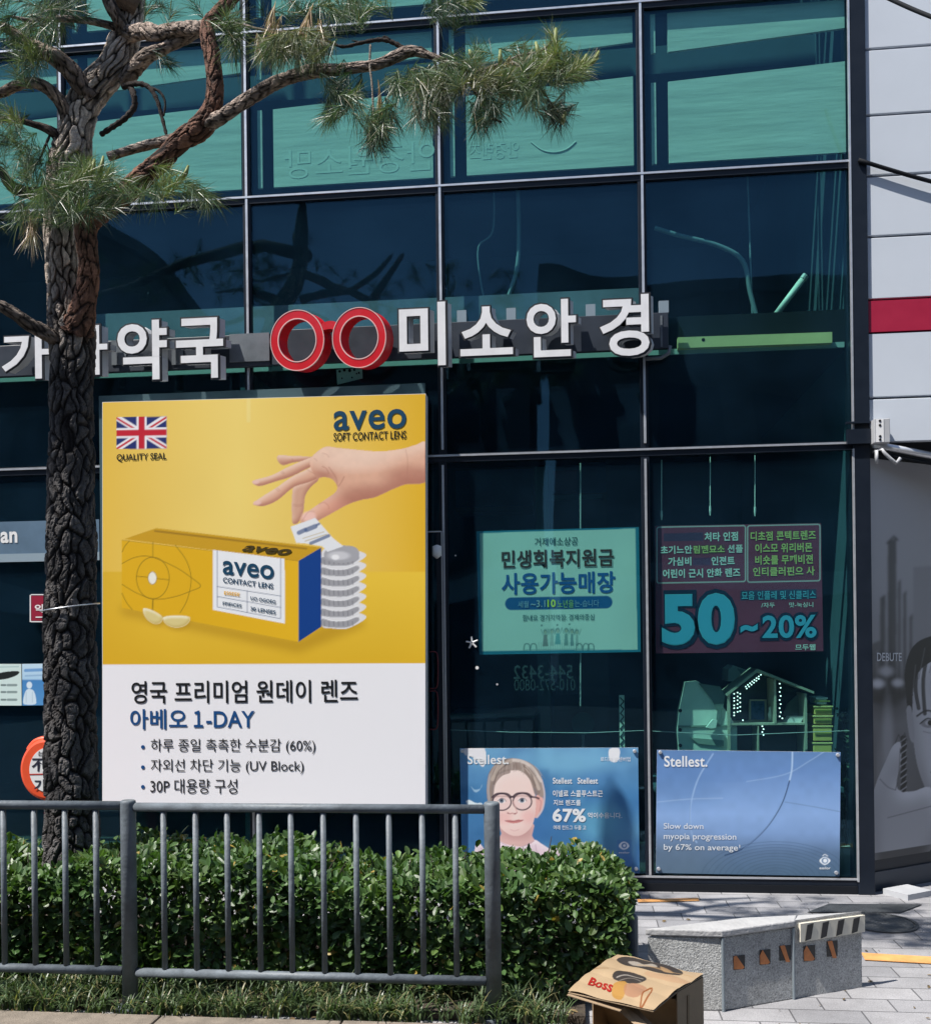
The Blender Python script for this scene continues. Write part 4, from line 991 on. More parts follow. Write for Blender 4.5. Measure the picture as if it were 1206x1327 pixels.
# ================================================================== THINGS BEHIND THE GLASS, GROUND FLOOR
M_pal = mat('pale_plastic', (.74, .78, .72), .5, noise=.08); M_pal2 = mat('van_window_grey', (.16, .20, .19), .4); M_wood = mat('pale_birch', (.42, .40, .33), .6, noise=.15)  # the van window is a plain dark grey-green
M_yel = mat('lime_crate', (.72, .55, .16), .45, noise=.1); M_lid = mat('lime_lid', (.78, .64, .26), .4)
def R(L): return c4_(L)
# window ledge the display stands on
zl = P(980, 1010, YF + .5).z
mb = MB(); a = P(845, 1000, YF + .3); mb.box((a.x, YF + .125, zl - .03), (XR - .08, YF + .95, zl))
dt = empty('display_table', ((a.x + XR) / 2, YF + .5, .06), 'low dark display table behind the plain blue poster', 'table')
build('tabletop', mb, M_inner, dt)
for lx in (a.x + .05, XR - .14):
    for ly in (YF + .2, YF + .9):
        mb = MB(); mb.box((lx, ly, .062), (lx + .04, ly + .04, zl - .031)); build('leg', mb, M_inner, dt)
# doll house
Yd = YF + .14
zf = zl + .002
dh = empty('doll_house', P(983, 1010, Yd), 'open fronted wooden doll house with a gable roof and fairy lights', 'toy')
def slab(pts, y0, y1, name, m, par):
    mb = MB(); mb.prism([P(x, y, y0) for x, y in R(pts)], (0, y1 - y0, 0)); return build(name, mb, m, par)
slab([(352, 192), (485, 86), (720, 180), (720, 190), (487, 98), (358, 200)], Yd - .02, Yd + .26, 'roof', M_wood, dh)
for nm, xs in (('wall', (360, 371)), ('wall', (681, 690)), ('divider', (553, 562))):
    yt = 190 if nm == 'wall' else 130
    p_, q_ = P(*R([(xs[0], yt)])[0], Yd), P(*R([(xs[1], yt)])[0], Yd)
    lo = zf if nm == 'wall' else P(*R([(xs[0], 312)])[0], Yd).z
    mb = MB(); mb.box((p_.x, Yd, lo), (q_.x, Yd + .24, p_.z)); build(nm, mb, M_wood, dh)
slab([(371, 313), (681, 311), (681, 319), (371, 321)], Yd + .003, Yd + .24, 'floor', M_wood, dh)
p_, q_ = P(*R([(486, 322)])[0], Yd), P(*R([(491, 322)])[0], Yd); mb = MB(); mb.box((p_.x, Yd + .003, zf), (q_.x, Yd + .2, p_.z - .004)); build('divider', mb, M_wood, dh)
slab([(371, 192), (487, 100), (681, 185), (681, 312), (371, 314)], Yd + .241, Yd + .25, 'back', mat('doll_back', (.05, .065, .075), .7), dh)
p_, q_ = P(*R([(372, 322)])[0], Yd), P(*R([(680, 322)])[0], Yd); mb = MB(); mb.box((p_.x, Yd + .241, zf), (q_.x, Yd + .25, p_.z)); build('back', mb, MATS['doll_back'], dh)
mb = MB()
for pts in ([(452, 214), (524, 214), (524, 220), (452, 220)], [(448, 298), (530, 298), (530, 306), (448, 306)], [(450, 220), (458, 220), (458, 298), (450, 298)], [(516, 220), (524, 220), (524, 298), (516, 298)]):
    mb.prism([P(x, y, Yd + .2) for x, y in R(pts)], (0, .02, 0))
build('window_frame', mb, M_wood, dh)
mb = MB(); mb.prism([P(x, y, Yd + .225) for x, y in R([(458, 220), (516, 220), (516, 298), (458, 298)])], (0, .006, 0)); build('window', mb, mat('doll_window', (.05, .16, .36), .3, noise=.5, nscale=20), dh)
slab([(600, 312), (622, 286), (680, 284), (664, 311)], Yd + .05, Yd + .16, 'paper', M_white, dh)
slab([(592, 280), (610, 230), (650, 196), (672, 200), (680, 240), (680, 284), (620, 287)], Yd + .18, Yd + .2, 'panel', mat('doll_panel', (.16, .2, .18), .7, noise=.2), dh)
mb = MB(); c = P(*R([(541, 280)])[0], Yd + .12)
mb.tube([c + Vector((0, 0, -.035)), c + Vector((0, 0, .01)), c + Vector((0, 0, .03)), c + Vector((0, 0, .05)), c + Vector((0, 0, .06))], [.018, .022, .012, .016, .004], 10); build('figurine', mb, M_pal, dh, smooth=True)
mb = MB()
lp = [(388, 190 + k * 15 + (k % 2) * 3) for k in range(7)] + [(402, 185 + k * 16) for k in range(6)] + [(413, 190 + k * 18) for k in range(5)] + [(436 + k * 9, 160 - k * 7) for k in range(8)] + [(440 + k * 10, 168 - k * 8) for k in range(6)] + [(577 + (k % 2) * 4, 148 + k * 17) for k in range(9)] + [(505 + (k % 2) * 5, 325 + k * 12) for k in range(4)] + [(424, 300), (588, 292)]
for x, y in lp:
    c = P(*R([(x, y)])[0], Yd - .012); mb.box(c - Vector((.0035, .003, .0035)), c + Vector((.0035, .003, .0035)))
build('fairy_lights', mb, mat('led_white', (.8, .8, .8), .4, emit=(.9, 1, .95, 1.6)), dh)
# toy van
Yv = YF + .17
tv = empty('toy_van', P(912, 1008, Yv), 'pale green white toy van with a slanted windscreen left of the doll house', 'toy')
slab([(160, 420), (152, 345), (160, 260), (186, 142), (238, 138), (300, 190), (356, 262), (400, 330), (400, 520), (160, 520)], Yv, Yv + .12, 'body', M_pal, tv)
slab([(240, 146), (330, 160), (352, 200), (340, 255), (330, 318), (312, 318), (318, 262), (296, 215)], Yv - .012, Yv - .001, 'window', M_pal2, tv)
slab([(205, 372), (345, 384), (345, 408), (240, 398)], Yv - .01, Yv - .001, 'door_crease', mat('crease', (.28, .33, .30), .5), tv)
slab([(272, 330), (300, 296), (318, 300), (312, 332), (290, 334)], Yv - .05, Yv - .02, 'mirror', M_pal, tv)
slab([(155, 322), (400, 318), (400, 324), (155, 330)], Yv - .008, Yv - .001, 'belt_line', MATS['crease'], tv)
for yy in (260, 340, 405):
    mb = MB(); c = P(*R([(164, yy)])[0], Yv - .004); mb.tube([c, c + Vector((0, .0035, 0))], .012, 10); build('hinge', mb, M_black, tv)
hb = empty('wall_cabinet', P(960, 882, YF + 1.2), 'small pale cabinet end showing above the gable of the doll house', 'cabinet')
slab([(362, 138), (364, 88), (385, 72), (455, 96), (460, 120), (420, 140)], YF + 1.2, YF + 1.5, 'case', M_pal, hb)
slab([(400, 84), (450, 98), (452, 116), (430, 126)], YF + 1.19, YF + 1.199, 'door', mat('cab_door', (.40, .45, .42), .5), hb)
# stack of lime boxes
Yc = YF + .15
lay = [(205, 235, 728, 778), (240, 278, 718, 800), (280, 318, 716, 800), (322, 388, 714, 800), (392, 520, 714, 800)]
names = ['topmost small clear box on the lime stack beside the doll house', 'second lime box from the top of the stack beside the doll house', 'middle lime box of the stack beside the doll house', 'fourth lime box down, ribbed, in the stack beside the doll house', 'lowest lime box of the stack, half hidden by the blue poster']
for k in range(4, -1, -1):
    y0, y1, x0, x1 = lay[k]
    a, b = P(*R([(x0, y0)])[0], Yc), P(*R([(x1, y1)])[0], Yc)
    lo = zf if k == 4 else b.z
    o = empty('storage_box', ((a.x + b.x) / 2, Yc, lo), names[k], 'box', 'lime boxes stacked beside the doll house')
    lh = .012
    mb = MB(); mb.box((a.x + .006, Yc + .004, lo + .002), (b.x - .006, Yc + .2, a.z - lh)); build('tub', mb, M_pal if k == 0 else M_yel, o, bevel=.004)
    mb = MB(); mb.box((a.x, Yc, a.z - lh + .001), (b.x, Yc + .206, a.z - .001)); build('lid', mb, M_pal if k == 0 else M_lid, o, bevel=.002)
    mb = MB(); zc = (lo + a.z) / 2; mb.box(((a.x + b.x) / 2 - .05, Yc - .002, zc - .006), ((a.x + b.x) / 2 + .05, Yc + .003, zc + .004)); build('handle', mb, mat('crate_handle', (.2, .22, .05), .5) if k == 4 else MATS['crate_handle'], o)
# dark plant
pl_ = empty('house_plant', P(1096, 1130, YF + .25), 'dark leafy potted plant at the right edge of the window behind the column', 'plant')
mb = MB(); rp = random.Random(3)
for k in range(150):
    c = P(rp.gauss(1096, 7), rp.uniform(918, 1075), YF + .25 + rp.uniform(-.07, .07)); d1 = Vector((rp.gauss(0, 1), rp.gauss(0, .6), rp.gauss(.2, .7))).normalized() * rp.uniform(.025, .05); d2 = d1.orthogonal().normalized() * .012
    mb.add([c, c + d1 * .5 + d2, c + d1, c + d1 * .5 - d2], [(0, 1, 2, 3)])
build('leaves', mb, mat('plant_leaf', (.04, .07, .045), .4), pl_)
mb = MB(); b_ = P(1096, 1125, YF + .25); mb.tube([(b_.x, b_.y, .07), (b_.x, b_.y, P(1096, 930, YF + .25).z)], .008, 6); build('stem', mb, M_black, pl_)
mb = MB(); mb.tube([(b_.x, b_.y, .062), (b_.x, b_.y, .25)], [.07, .095], 16); build('pot', mb, M_grey, pl_)

# window frame parts by the sliding door, stickers, rods, wire
M_teal = mat('teal_post', (.02, .05, .06), .45)
df = empty('door_frame', P(566, 1150, YF + .0), 'dark sliding door frame with a thin silver edge right of the yellow banner', 'frame')
a, b = P(553, 690, YF - .03), P(578.5, 1150, YF - .03)
mb = MB(); mb.box((a.x + .06, YF - .03, .1), (b.x, YF - .019, a.z)); build('jamb', mb, M_frame, df)
mb = MB(); mb.box((b.x - .008, YF - .036, .1), (b.x - .002, YF - .031, a.z + .006)); build('edge_strip', mb, M_silver, df)
mb = MB(); mb.box((a.x - .04, YF - .035, a.z), (b.x - .009, YF - .022, a.z + .008)); build('head_strip', mb, M_silver, df)
mb = MB(); c = P(566, 714, YF - .04); mb.tube([c + Vector((0, 0, -.05)), c + Vector((0, 0, -.03)), c + Vector((0, 0, .03)), c + Vector((0, 0, .04))], [.004, .03, .03, .004], 12); build('sensor', mb, M_white, df, smooth=True)
for y0, y1 in ((845, 892), (896, 945)):
    mb = MB(); pts = spline([(556, y0), (564, y0), (567, y0 + 8), (567, y1 - 8), (564, y1), (556, y1)], 4, False)
    mb.tube([P(x, y, YF - .045) for x, y in pts], .005, 6); build('warning_sticker', mb, mat('dull_maroon', (.10, .012, .02), .5), df, smooth=True)
st = empty('star_sticker', P(612, 842, YF + .008), 'white snowflake sticker on the glass left of the green poster', 'sticker')
mb = MB(); c = P(611.5, 833, YF + .006)
for k in range(5):
    t = math.pi / 2 + k * 2 * math.pi / 5 + .1; d = Vector((math.cos(t), 0, math.sin(t)))
    mb.tube([c + d * .005, c + d * .04], [.007, .006], 6)
build('flake', mb, M_white, st)
for k, (x, y, r, lb) in enumerate(((618, 865.5, .011, 'round white dot sticker below the snowflake'), (644, 887, .007, 'faint small dot sticker below the corner of the green poster'), (590, 720, .005, 'tiny white dot beside the door frame above the snowflake'))):
    mb = MB(); c = P(x, y, YF + .007); mb.tube([c, c + Vector((0, .003, 0))], r, 14); tag(build('dot_sticker', mb, M_white if k != 1 else M_grey), lb, 'sticker')
for x, y0, y1, lb in ((857, 596, 674, 'hanging rod above the left corner of the red poster'), (920, 592, 668, 'middle hanging rod above the red poster'), (978, 590, 669, 'right hanging rod above the red poster')):
    a, b = P(x, y0, YF + .06), P(x, y1, YF + .06)
    o = empty('hanging_rod', b, lb, 'rod', 'rods hanging above the red poster')
    mb = MB(); mb.tube([a, b + Vector((0, 0, .06))], .003, 6); build('rod', mb, M_white, o)
    mb = MB(); mb.tube([b + Vector((0, 0, .06)), b + Vector((0, 0, .03)), b], [.006, .007, .003], 8); build('tip', mb, M_white, o)
mb = MB(); mb.tube([P(x, y, YF + .1) for x, y in ((583, 946), (660, 949), (760, 950), (832, 947), (950, 953), (1100, 947))], .0028, 6); tag(build('wire', mb, M_grey), 'thin pale wire strung behind the lower glass above the blue posters', 'wire')
a, b = P(752, 600, YF + .07), P(752, 915, YF + .07); mb = MB(); mb.tube([a, b], .005, 6); tag(build('cord', mb, M_grey), 'thin vertical cord hanging behind the green poster', 'cord')
hp = empty('hanging_strip', P(806, 970, YF + .2), 'pale green patterned strip standing behind the girl poster', 'strip')
a, b = P(802, 901, YF + .2), P(810, 1020, YF + .2); mb = MB(); mb.box((a.x, YF + .2, b.z), (b.x, YF + .21, a.z)); build('strip', mb, M_pal, hp)
mb = MB()
for k in range(14):
    y = 904 + k * 5; mb.tube([P(803 + (k % 2) * 5, y, YF + .198), P(808 - (k % 2) * 4, y + 5, YF + .198)], .004, 5)
build('pattern', mb, M_teal, hp)
# reversed telephone numbers on the glass
wl = empty('window_lettering', P(707, 897, YF + .03), 'faint reversed telephone number on the glass below the green poster', 'lettering')
mb = MB(); put_text(mb, '544-3432', 665, 862, 742, 880, YF + .026, .01, (.05, .065, .075), mirror=True); put_text(mb, '010-572-0800', 666, 880, 745, 895, YF + .026, .0, (.045, .06, .07), mirror=True); build('lettering', mb, M_print, wl, uselcol=True)

# ---- dim shop interior
M_dimb = mat('dim_blue_panel', (.03, .10, .24), .6, noise=.3, nscale=3); M_dimt = mat('dim_teal_column', (.06, .15, .16), .6); M_dimr = mat('dim_red_panel', (.14, .02, .04), .6); M_dimg = mat('dim_shelf', (.05, .06, .07), .6)
def room_thing(name, label, cat, parts):
    o = None
    for nm, (x0, y0, x1, y1, Y, dep, m, zl_) in parts:
        a, b = P(x0, y0, Y), P(x1, y1, Y); lo = b.z if zl_ is None else zl_
        if o is None: o = empty(name, ((a.x + b.x) / 2, Y + dep / 2, lo), label, cat)
        mb = MB(); mb.box((a.x, Y, lo), (b.x, Y + dep, a.z)); build(nm, mb, m, o)
    return o
room_thing('pillar', 'pale teal interior pillar seen through the glass below the green poster', 'pillar', [('shaft', (693, 605, 714, 1000, YF + 2.2, .3, M_dimt, .062)), ('base', (690, 985, 717, 1000, YF + 2.19, .32, M_dimg, .061))])
room_thing('display_cabinet', 'dark display cabinet with a red header deep in the shop above the green poster', 'cabinet', [('case', (715, 640, 790, 1000, YF + 2.6, .5, M_dimg, .062)), ('header', (716, 610, 748, 636, YF + 2.58, .4, M_dimr, None)), ('shelf', (715, 642, 780, 646, YF + 2.57, .5, M_dimt, None))])
room_thing('wall_display', 'dim blue wall display deep in the shop behind the green poster', 'display', [('panel', (590, 610, 690, 655, YF + 3.2, .1, M_dimb, None)), ('shelf', (590, 658, 690, 662, YF + 3.0, .3, M_dimg, None)), ('panel', (753, 600, 785, 650, YF + 3.2, .1, M_dimb, None))])
room_thing('shop_counter', 'low dark counter deep in the shop behind the girl poster', 'counter', [('body', (585, 930, 690, 1040, YF + 2.0, .6, M_dimg, .062)), ('top', (583, 925, 692, 930, YF + 1.97, .66, M_dimt, None))])
mb = MB(); c = P(755, 938, YF + 1.6); mb.tube([c, c + Vector((0, .02, 0))], .09, 24); mo = empty('round_mirror', P(755, 1000, YF + 1.6), 'dim round mirror on a stand below the green poster', 'mirror'); build('glass', mb, M_dimt, mo)
mb = MB(); mb.tube([(c.x, c.y + .01, .062), (c.x, c.y + .01, c.z - .09)], .012, 8); build('stand', mb, M_grey, mo); 
# first floor clutter: hoses and the pale beam
for pts, r_, lb in (([(848, 295), (880, 305), (930, 318), (962, 338), (972, 380), (985, 430)], .016, 'grey hose curving behind the top right-hand glass'), ([(671, 245), (672, 300), (670, 345), (660, 380), (650, 410)], .014, 'pale hose hanging behind the glass above the optician lettering'), ([(640, 250), (638, 300), (620, 320), (622, 360), (630, 400)], .006, 'thin cable looped behind the glass left of the pale hose'), ([(968, 225), (972, 330), (975, 430)], .006, 'thin cable hanging straight behind the top right-hand glass')):
    mb = MB(); mb.tube([Vector(P(x, y, YF + .2)) for x, y in spline(pts, 6, False)], r_, 8); tag(build('hose' if r_ > .01 else 'cable', mb, mat('hose_grey', (.16, .22, .26), .5) if 'hose_grey' not in MATS else MATS['hose_grey'], smooth=True), lb, 'hose' if r_ > .01 else 'cable')
bm = empty('pale_beam', P(978, 450, YF + .06), 'long pale lime beam lying on the floor edge right of the optician lettering', 'beam')
mb = MB(); mb.prism([P(x, y, YF + .06) for x, y in ((878, 437), (1078, 430), (1078, 444), (878, 451))], (0, .05, 0)); build('beam', mb, mat('lime_beam', (.78, .62, .30), .6, noise=.12, nscale=4), bm)
mb = MB(); c = P(911, 440, YF + .0585); mb.tube([c, c + Vector((0, .001, 0))], .011, 10); build('hole', mb, M_black, bm)
tb = empty('light_tube', P(1003, 413, YF + .2), 'pale light tube leaning diagonally behind the glass above the lime beam', 'tube')
a, b = P(1002, 412, YF + .2), P(1041, 360, YF + .2); mb = MB(); mb.tube([a, b], .02, 10); build('tube', mb, M_pal, tb, smooth=True)
d = (b - a).normalized()
mb = MB(); mb.tube([a - d * .02, a + d * .012], .023, 10); mb.tube([b - d * .012, b + d * .02], .023, 10); build('cap', mb, M_grey, tb)

# ================================================================== PHARMACY SIDE, LEFT OF THE PINE
fb = empty('pharmacy_film', P(60, 722, YF - .014), 'frosted pale blue window band with white lettering left of the pine', 'window film')
mb = MB(); a, b = P(-240, 660, YF - .012), P(129, 722, YF - .012); mb.box((a.x, YF - .012, b.z), (b.x, YF - .003, a.z - .12)); build('band', mb, mat('frost_blue', (.10, .17, .25), .5, noise=.3, nscale=2), fb)
mb = MB(); mb.box((a.x, YF - .0135, b.z - .02), (b.x, YF - .002, b.z + .035)); build('lower_edge', mb, mat('frost_pale', (.26, .34, .40), .5), fb)
mb = MB(); put_text(mb, 'pan', -11, 689, 22.5, 710, YF - .0145, .03, (.8, .8, .8)); build('lettering', mb, M_print, fb, uselcol=True)
rs = empty('red_sign', P(52, 804, YF - .012), 'small dark red square notice on the pharmacy glass left of the pine', 'sign')
mb = MB(); mb.prism([P(x, y, YF - .012) for x, y in ((40, 772), (76, 771), (76, 804), (40, 804.5))], (0, .006, 0)); build('plate', mb, mat('notice_red', (.30, .012, .04), .4), rs)
mb = MB(); put_text(mb, '약국', 45, 783, 72, 794, YF - .014, .03, (.8, .75, .75)); 
put_text(mb, '___', 46, 799, 68, 800.5, YF - .014, .0, (.8, .8, .8)); build('lettering', mb, M_print, rs, uselcol=True)
mb = MB()
for x0, x1, y0, y1 in ((38.5, 40, 771, 806), (40, 77, 805, 806.4), (40, 77, 770, 771.3)):
    mb.prism([P(x, y, YF - .0135) for x, y in ((x0, y0), (x1, y0), (x1, y1), (x0, y1))], (0, .008, 0))
build('border', mb, M_white, rs)
for nm, lb, q, pf in (('leaflet', 'pale green leaflet with dark spectacles arm and listed text on pharmacy glass', [(-14, 860.5), (27.5, 860.5), (28, 914.5), (-14, 914.5)], 0), ('leaflet', 'light blue leaflet with a white torso figure on the pharmacy glass', [(28.6, 860.5), (64, 860), (64, 914), (29, 914.5)], 1)):
    def pp(pr, pf=pf):
        if pf == 0:
            pr.fill(S(206, 226, 222)); pr.poly([(-10, 876), (5, 871), (24, 870), (22, 875), (8, 880), (-8, 881)], S(26, 34, 34), 1, 4)
            for y in (888, 897, 907): pr.line([(2, y), (7, y)], 2.5, S(60, 80, 84), .8); pr.line([(10, y), (21, y)], 3, S(70, 92, 96), .7)
            pr.line([(-12, 865), (24, 864)], 1.5, S(150, 180, 180), .7)
        else:
            pr.vgrad([(860, S(196, 222, 238)), (880, S(170, 206, 232)), (882, S(70, 132, 190)), (914, S(84, 146, 200))])
            pr.ell(38, 888, 3.6, 4.5, S(214, 230, 240), 1); pr.poly([(30, 908), (33, 896), (38, 893), (44, 896), (47, 908), (45, 913), (32, 913)], S(206, 226, 238), 1, 3); pr.line([(34, 897), (34, 910)], 1, S(150, 180, 200), .6); pr.line([(42, 897), (42, 910)], 1, S(150, 180, 200), .6)
            pr.line([(33, 869), (58, 868)], 4, S(80, 140, 200), .8); pr.line([(33, 876), (56, 875)], 2, S(120, 160, 200), .6)
    poster(nm, lb, q, YF - .012, pp, step=.8)
# round no-parking board on a post, standing behind the railing
Yn = YF - .75
c = P(59, 998, Yn); k_ = (P(60, 998, Yn) - c).length
ns = empty('parking_board', (c.x + .02, Yn + .05, .036), 'round orange board with white lettering panel on a red post behind the pine', 'sign')
M_orn = mat('orange_plastic', (.78, .09, .03), .38, noise=.06, coat=.2)
def disc(mb, rx, rz, yf, yb, n=48):
    vs = [(c.x + math.cos(t) * rx * k_, y, c.z + math.sin(t) * rz * k_) for y in (yf, yb) for t in np.linspace(0, 2 * math.pi, n, endpoint=False)]
    mb.add(vs, [tuple(range(n))] + [tuple(range(2 * n - 1, n - 1, -1))] + [(i, n + i, n + (i + 1) % n, (i + 1) % n) for i in range(n)])
mb = MB(); disc(mb, 34, 38, Yn, Yn + .10); build('board', mb, M_orn, ns, bevel=.018)
mb = MB(); pts = [(62 + 24 * math.cos(t), 998 + 29 * math.sin(t)) for t in np.linspace(0, 6.283, 40, endpoint=False)]; mb.prism([P(x, y, Yn - .004) for x, y in pts], (0, .003, 0)); build('panel', mb, M_white, ns)
mb = MB(); put_text(mb, '不正', 41, 983, 75, 1000, Yn - .006, .02, (.03, .03, .05)); put_text(mb, '기간', 44, 1010, 76, 1026, Yn - .006, .02, (.03, .03, .05)); mb.prism([P(x, y, Yn - .0055) for x, y in ((38, 1003), (86, 1002), (86, 1003.6), (38, 1004.6))], (0, .001, 0), (.45, .05, .04)); put_text(mb, '는느', 49, 974, 68, 980, Yn - .006, .02, (.03, .03, .05)); build('lettering', mb, M_print, ns, uselcol=True)
mb = MB(); mb.tube([(c.x + .0, Yn + .05, .036), (c.x, Yn + .05, c.z - 34 * k_)], .035, 14); build('post', mb, mat('post_red', (.5, .03, .03), .4), ns, smooth=False)
mb = MB(); mb.tube([P(x, y, Yn + .05) for x, y in spline([(38, 972), (46, 962), (60, 958), (74, 962), (80, 972)], 5, False)], .02, 10); build('handle', mb, M_orn, ns, smooth=True)
# faint mirrored lettering showing through the first-floor blinds
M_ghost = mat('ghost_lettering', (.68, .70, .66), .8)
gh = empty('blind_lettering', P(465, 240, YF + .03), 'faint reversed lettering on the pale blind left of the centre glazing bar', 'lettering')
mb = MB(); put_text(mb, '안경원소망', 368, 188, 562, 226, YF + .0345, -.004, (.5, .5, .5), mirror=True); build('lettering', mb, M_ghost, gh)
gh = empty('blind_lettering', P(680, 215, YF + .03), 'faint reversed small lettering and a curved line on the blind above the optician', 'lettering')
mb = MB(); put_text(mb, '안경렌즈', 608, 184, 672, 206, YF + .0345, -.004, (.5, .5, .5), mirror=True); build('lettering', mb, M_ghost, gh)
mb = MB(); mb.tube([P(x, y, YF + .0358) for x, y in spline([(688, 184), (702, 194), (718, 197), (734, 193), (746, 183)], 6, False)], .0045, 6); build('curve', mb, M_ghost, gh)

# ================================================================== RAILING
SOIL = .035
g1 = G(168, 1307, SOIL); YR = g1.y
rail = empty('railing', (P(400, 1300, YR).x, YR, SOIL), 'dark grey tubular steel pedestrian railing in front of the clipped hedge', 'railing')
def vx(px, py=1180): return P(px, py, YR).x
ztop = P(400, 1047.5, YR).z; zbot = P(400, 1266, YR).z; zpost = P(168, 1037, YR).z
post_x = [vx(-300), vx(167.5), vx(638.5)]
for x in post_x:
    mb = MB(); r = .033; pr_ = [(x, YR, SOIL - .03), (x, YR, zpost - .012), (x, YR, zpost - .004), (x, YR, zpost)]
    mb.tube(pr_, [r, r, r * .96, r * .8], 20); p_ = build('post', mb, M_steel, rail, smooth=False)
    for pl in p_.data.polygons: pl.use_smooth = len(pl.vertices) == 4
    mb = MB(); mb.tube([(x, YR, SOIL), (x, YR, SOIL + .012)], .06, 20); build('base_flange', mb, M_steel, p_)
for i in range(2):
    xa_, xb_ = post_x[i] + .03, post_x[i + 1] - .03
    dz = .006 if i == 0 else 0
    for nm, z, r in (('top_rail', ztop + dz, .0195), ('bottom_rail', zbot + dz, .0195)):
        mb = MB(); mb.tube([(xa_, YR, z), (xb_, YR, z)], r, 16); o = build(nm, mb, M_steel, rail)
        for pl in o.data.polygons: pl.use_smooth = len(pl.vertices) == 4
    bars = [213, 254.5, 295.5, 337, 378, 420, 462.5, 505, 548, 591] if i == 1 else [-205, -163, -121, -79, -37, 5.5, 45.5, 85.5, 125.5]
    for px in bars:
        x = vx(px); mb = MB(); mb.tube([(x, YR, zbot + dz + .019), (x, YR, ztop + dz - .019)], .0125, 12); o = build('bar', mb, M_steel, rail)
        for pl in o.data.polygons: pl.use_smooth = len(pl.vertices) == 4
# the return at the far end of the bed
eb = G(819, 1246, SOIL); mb = MB(); zt_ = P(819, 1186, eb.y).z
mb.tube([(eb.x, eb.y, SOIL - .02), (eb.x, eb.y, zt_ - .01), (eb.x, eb.y, zt_)], [.03, .03, .022], 16); es = empty('bollard_post', (eb.x, eb.y, SOIL), 'short grey steel post at the right end of the hedge behind the concrete block', 'post')
build('shaft', mb, M_steel, es, smooth=False); mb = MB(); mb.tube([(eb.x, eb.y, SOIL), (eb.x, eb.y, SOIL + .012)], .05, 16); build('base_flange', mb, M_steel, es)

# ================================================================== HEDGE
def leaf_tpl(fold=.25):
    # rounded leaf, base at origin along +x, unit length
    pts = [(0, 0, 0), (.28, .20, .06), (.62, .27, .05), (.88, .15, .0), (1, 0, -.06), (.88, -.15, 0), (.62, -.27, .05), (.28, -.20, .06), (.30, 0, -.02), (.65, 0, -.03)]
    f = [(0, 8, 1), (0, 7, 8), (8, 9, 2, 1), (8, 7, 6, 9), (9, 4, 3, 2), (9, 6, 5, 4)]
    return np.array(pts), f
def scatter(mb, pos, axis, nrm, size, col, tpl):
    T, F = tpl; n = len(pos)
    ax = axis / np.linalg.norm(axis, axis=1, keepdims=True)
    nr = nrm - ax * (nrm * ax).sum(1, keepdims=True); nr /= np.linalg.norm(nr, axis=1, keepdims=True) + 1e-9
    sd = np.cross(nr, ax)
    W = pos[:, None] + size[:, None, None] * (T[None, :, 0:1] * ax[:, None] + T[None, :, 1:2] * sd[:, None] + T[None, :, 2:3] * nr[:, None])
    k = len(T); base = (np.arange(n) * k)
    fs = []
    for f in F: fs.append((base[:, None] + np.array(f)[None]).tolist())
    mb.add(W.reshape(-1, 3), [tuple(x) for l in fs for x in l], np.repeat(col, k, 0))
HX0, HX1 = P(-200, 1150, 4.7).x, P(806, 1150, YR + .55).x
HY0, HY1 = YR + .20, YR + .98
HZ1 = P(420, 1107, HY0 + .12).z - .115
def hedge_top(x, y): return HZ1 + .03 * np.sin(x * 3.1 + 1) + .022 * np.sin(x * 7.7) + .02 * np.sin(x * 17 + y * 9) + np.where(x < -1.2, .025, 0) - .05 * np.clip((x - .1) / .5, 0, 1)
def unit(n): v = RNG.normal(size=(n, 3)); return v / np.linalg.norm(v, axis=1, keepdims=True)
hm = MB(); tpl = leaf_tpl()
def hedge_leaves(n, kind):
    x = RNG.uniform(HX0, HX1, n); y = RNG.uniform(HY0, HY1, n)
    zt = hedge_top(x, y); z = SOIL + .06 + (zt - SOIL - .06) * RNG.random(n)
    out = np.zeros((n, 3))
    if kind == 'front':
        dep = np.abs(RNG.normal(0, .05, n)); y = HY0 + dep + .05 * np.sin(x * 5 + z * 8) * .6; out[:, 1] = -1
        # looser towards the foot
    elif kind == 'top':
        z = zt - np.abs(RNG.normal(0, .035, n)); out[:, 2] = 1
        lift = RNG.random(n) < .1; z = np.where(lift, z + RNG.uniform(.0, .05, n), z)
    elif kind == 'end':
        x = HX1 - np.abs(RNG.normal(0, .06, n)) + .05 * np.sin(z * 9 + y * 6); out[:, 0] = 1
    elif kind == 'back':
        y = HY1 - np.abs(RNG.normal(0, .05, n)); out[:, 1] = 1
    else: out = unit(n) * .3
    # round the arrises off
    e = np.clip((z - (zt - .12)) / .12, 0, 1) ** 2
    y = np.where(kind in ('front', 'in'), np.maximum(y, HY0 + .10 * e), y); 
    z = np.where(x > HX1 - .25, np.minimum(z, zt - .9 * np.clip(x - HX1 + .25, 0, 1) ** 1.5 ), z)
    pos = np.stack([x, y, z], 1)
    ax = unit(n) * .9 + out * .45 + np.array([0, 0, .25]); nr = unit(n) * .55 + out * .6 + np.array([0, -.1, .65])
    g = RNG.random(n); clump = .5 + .5 * np.sin(x * 11 + z * 13 + np.sin(y * 9 + x * 4) * 2)
    col = np.array([.048, .10, .03]) * (0.65 + .7 * g)[:, None] + np.array([.045, .055, .006]) * (clump * RNG.random(n))[:, None]
    yel = RNG.random(n) < .012; col[yel] = (.30, .22, .05)
    scatter(hm, pos, ax, nr, RNG.uniform(.028, .062, n), col, tpl)
hedge_leaves(9000, 'front'); hedge_leaves(11000, 'top'); hedge_leaves(3200, 'end'); hedge_leaves(3000, 'back'); hedge_leaves(3500, 'in')
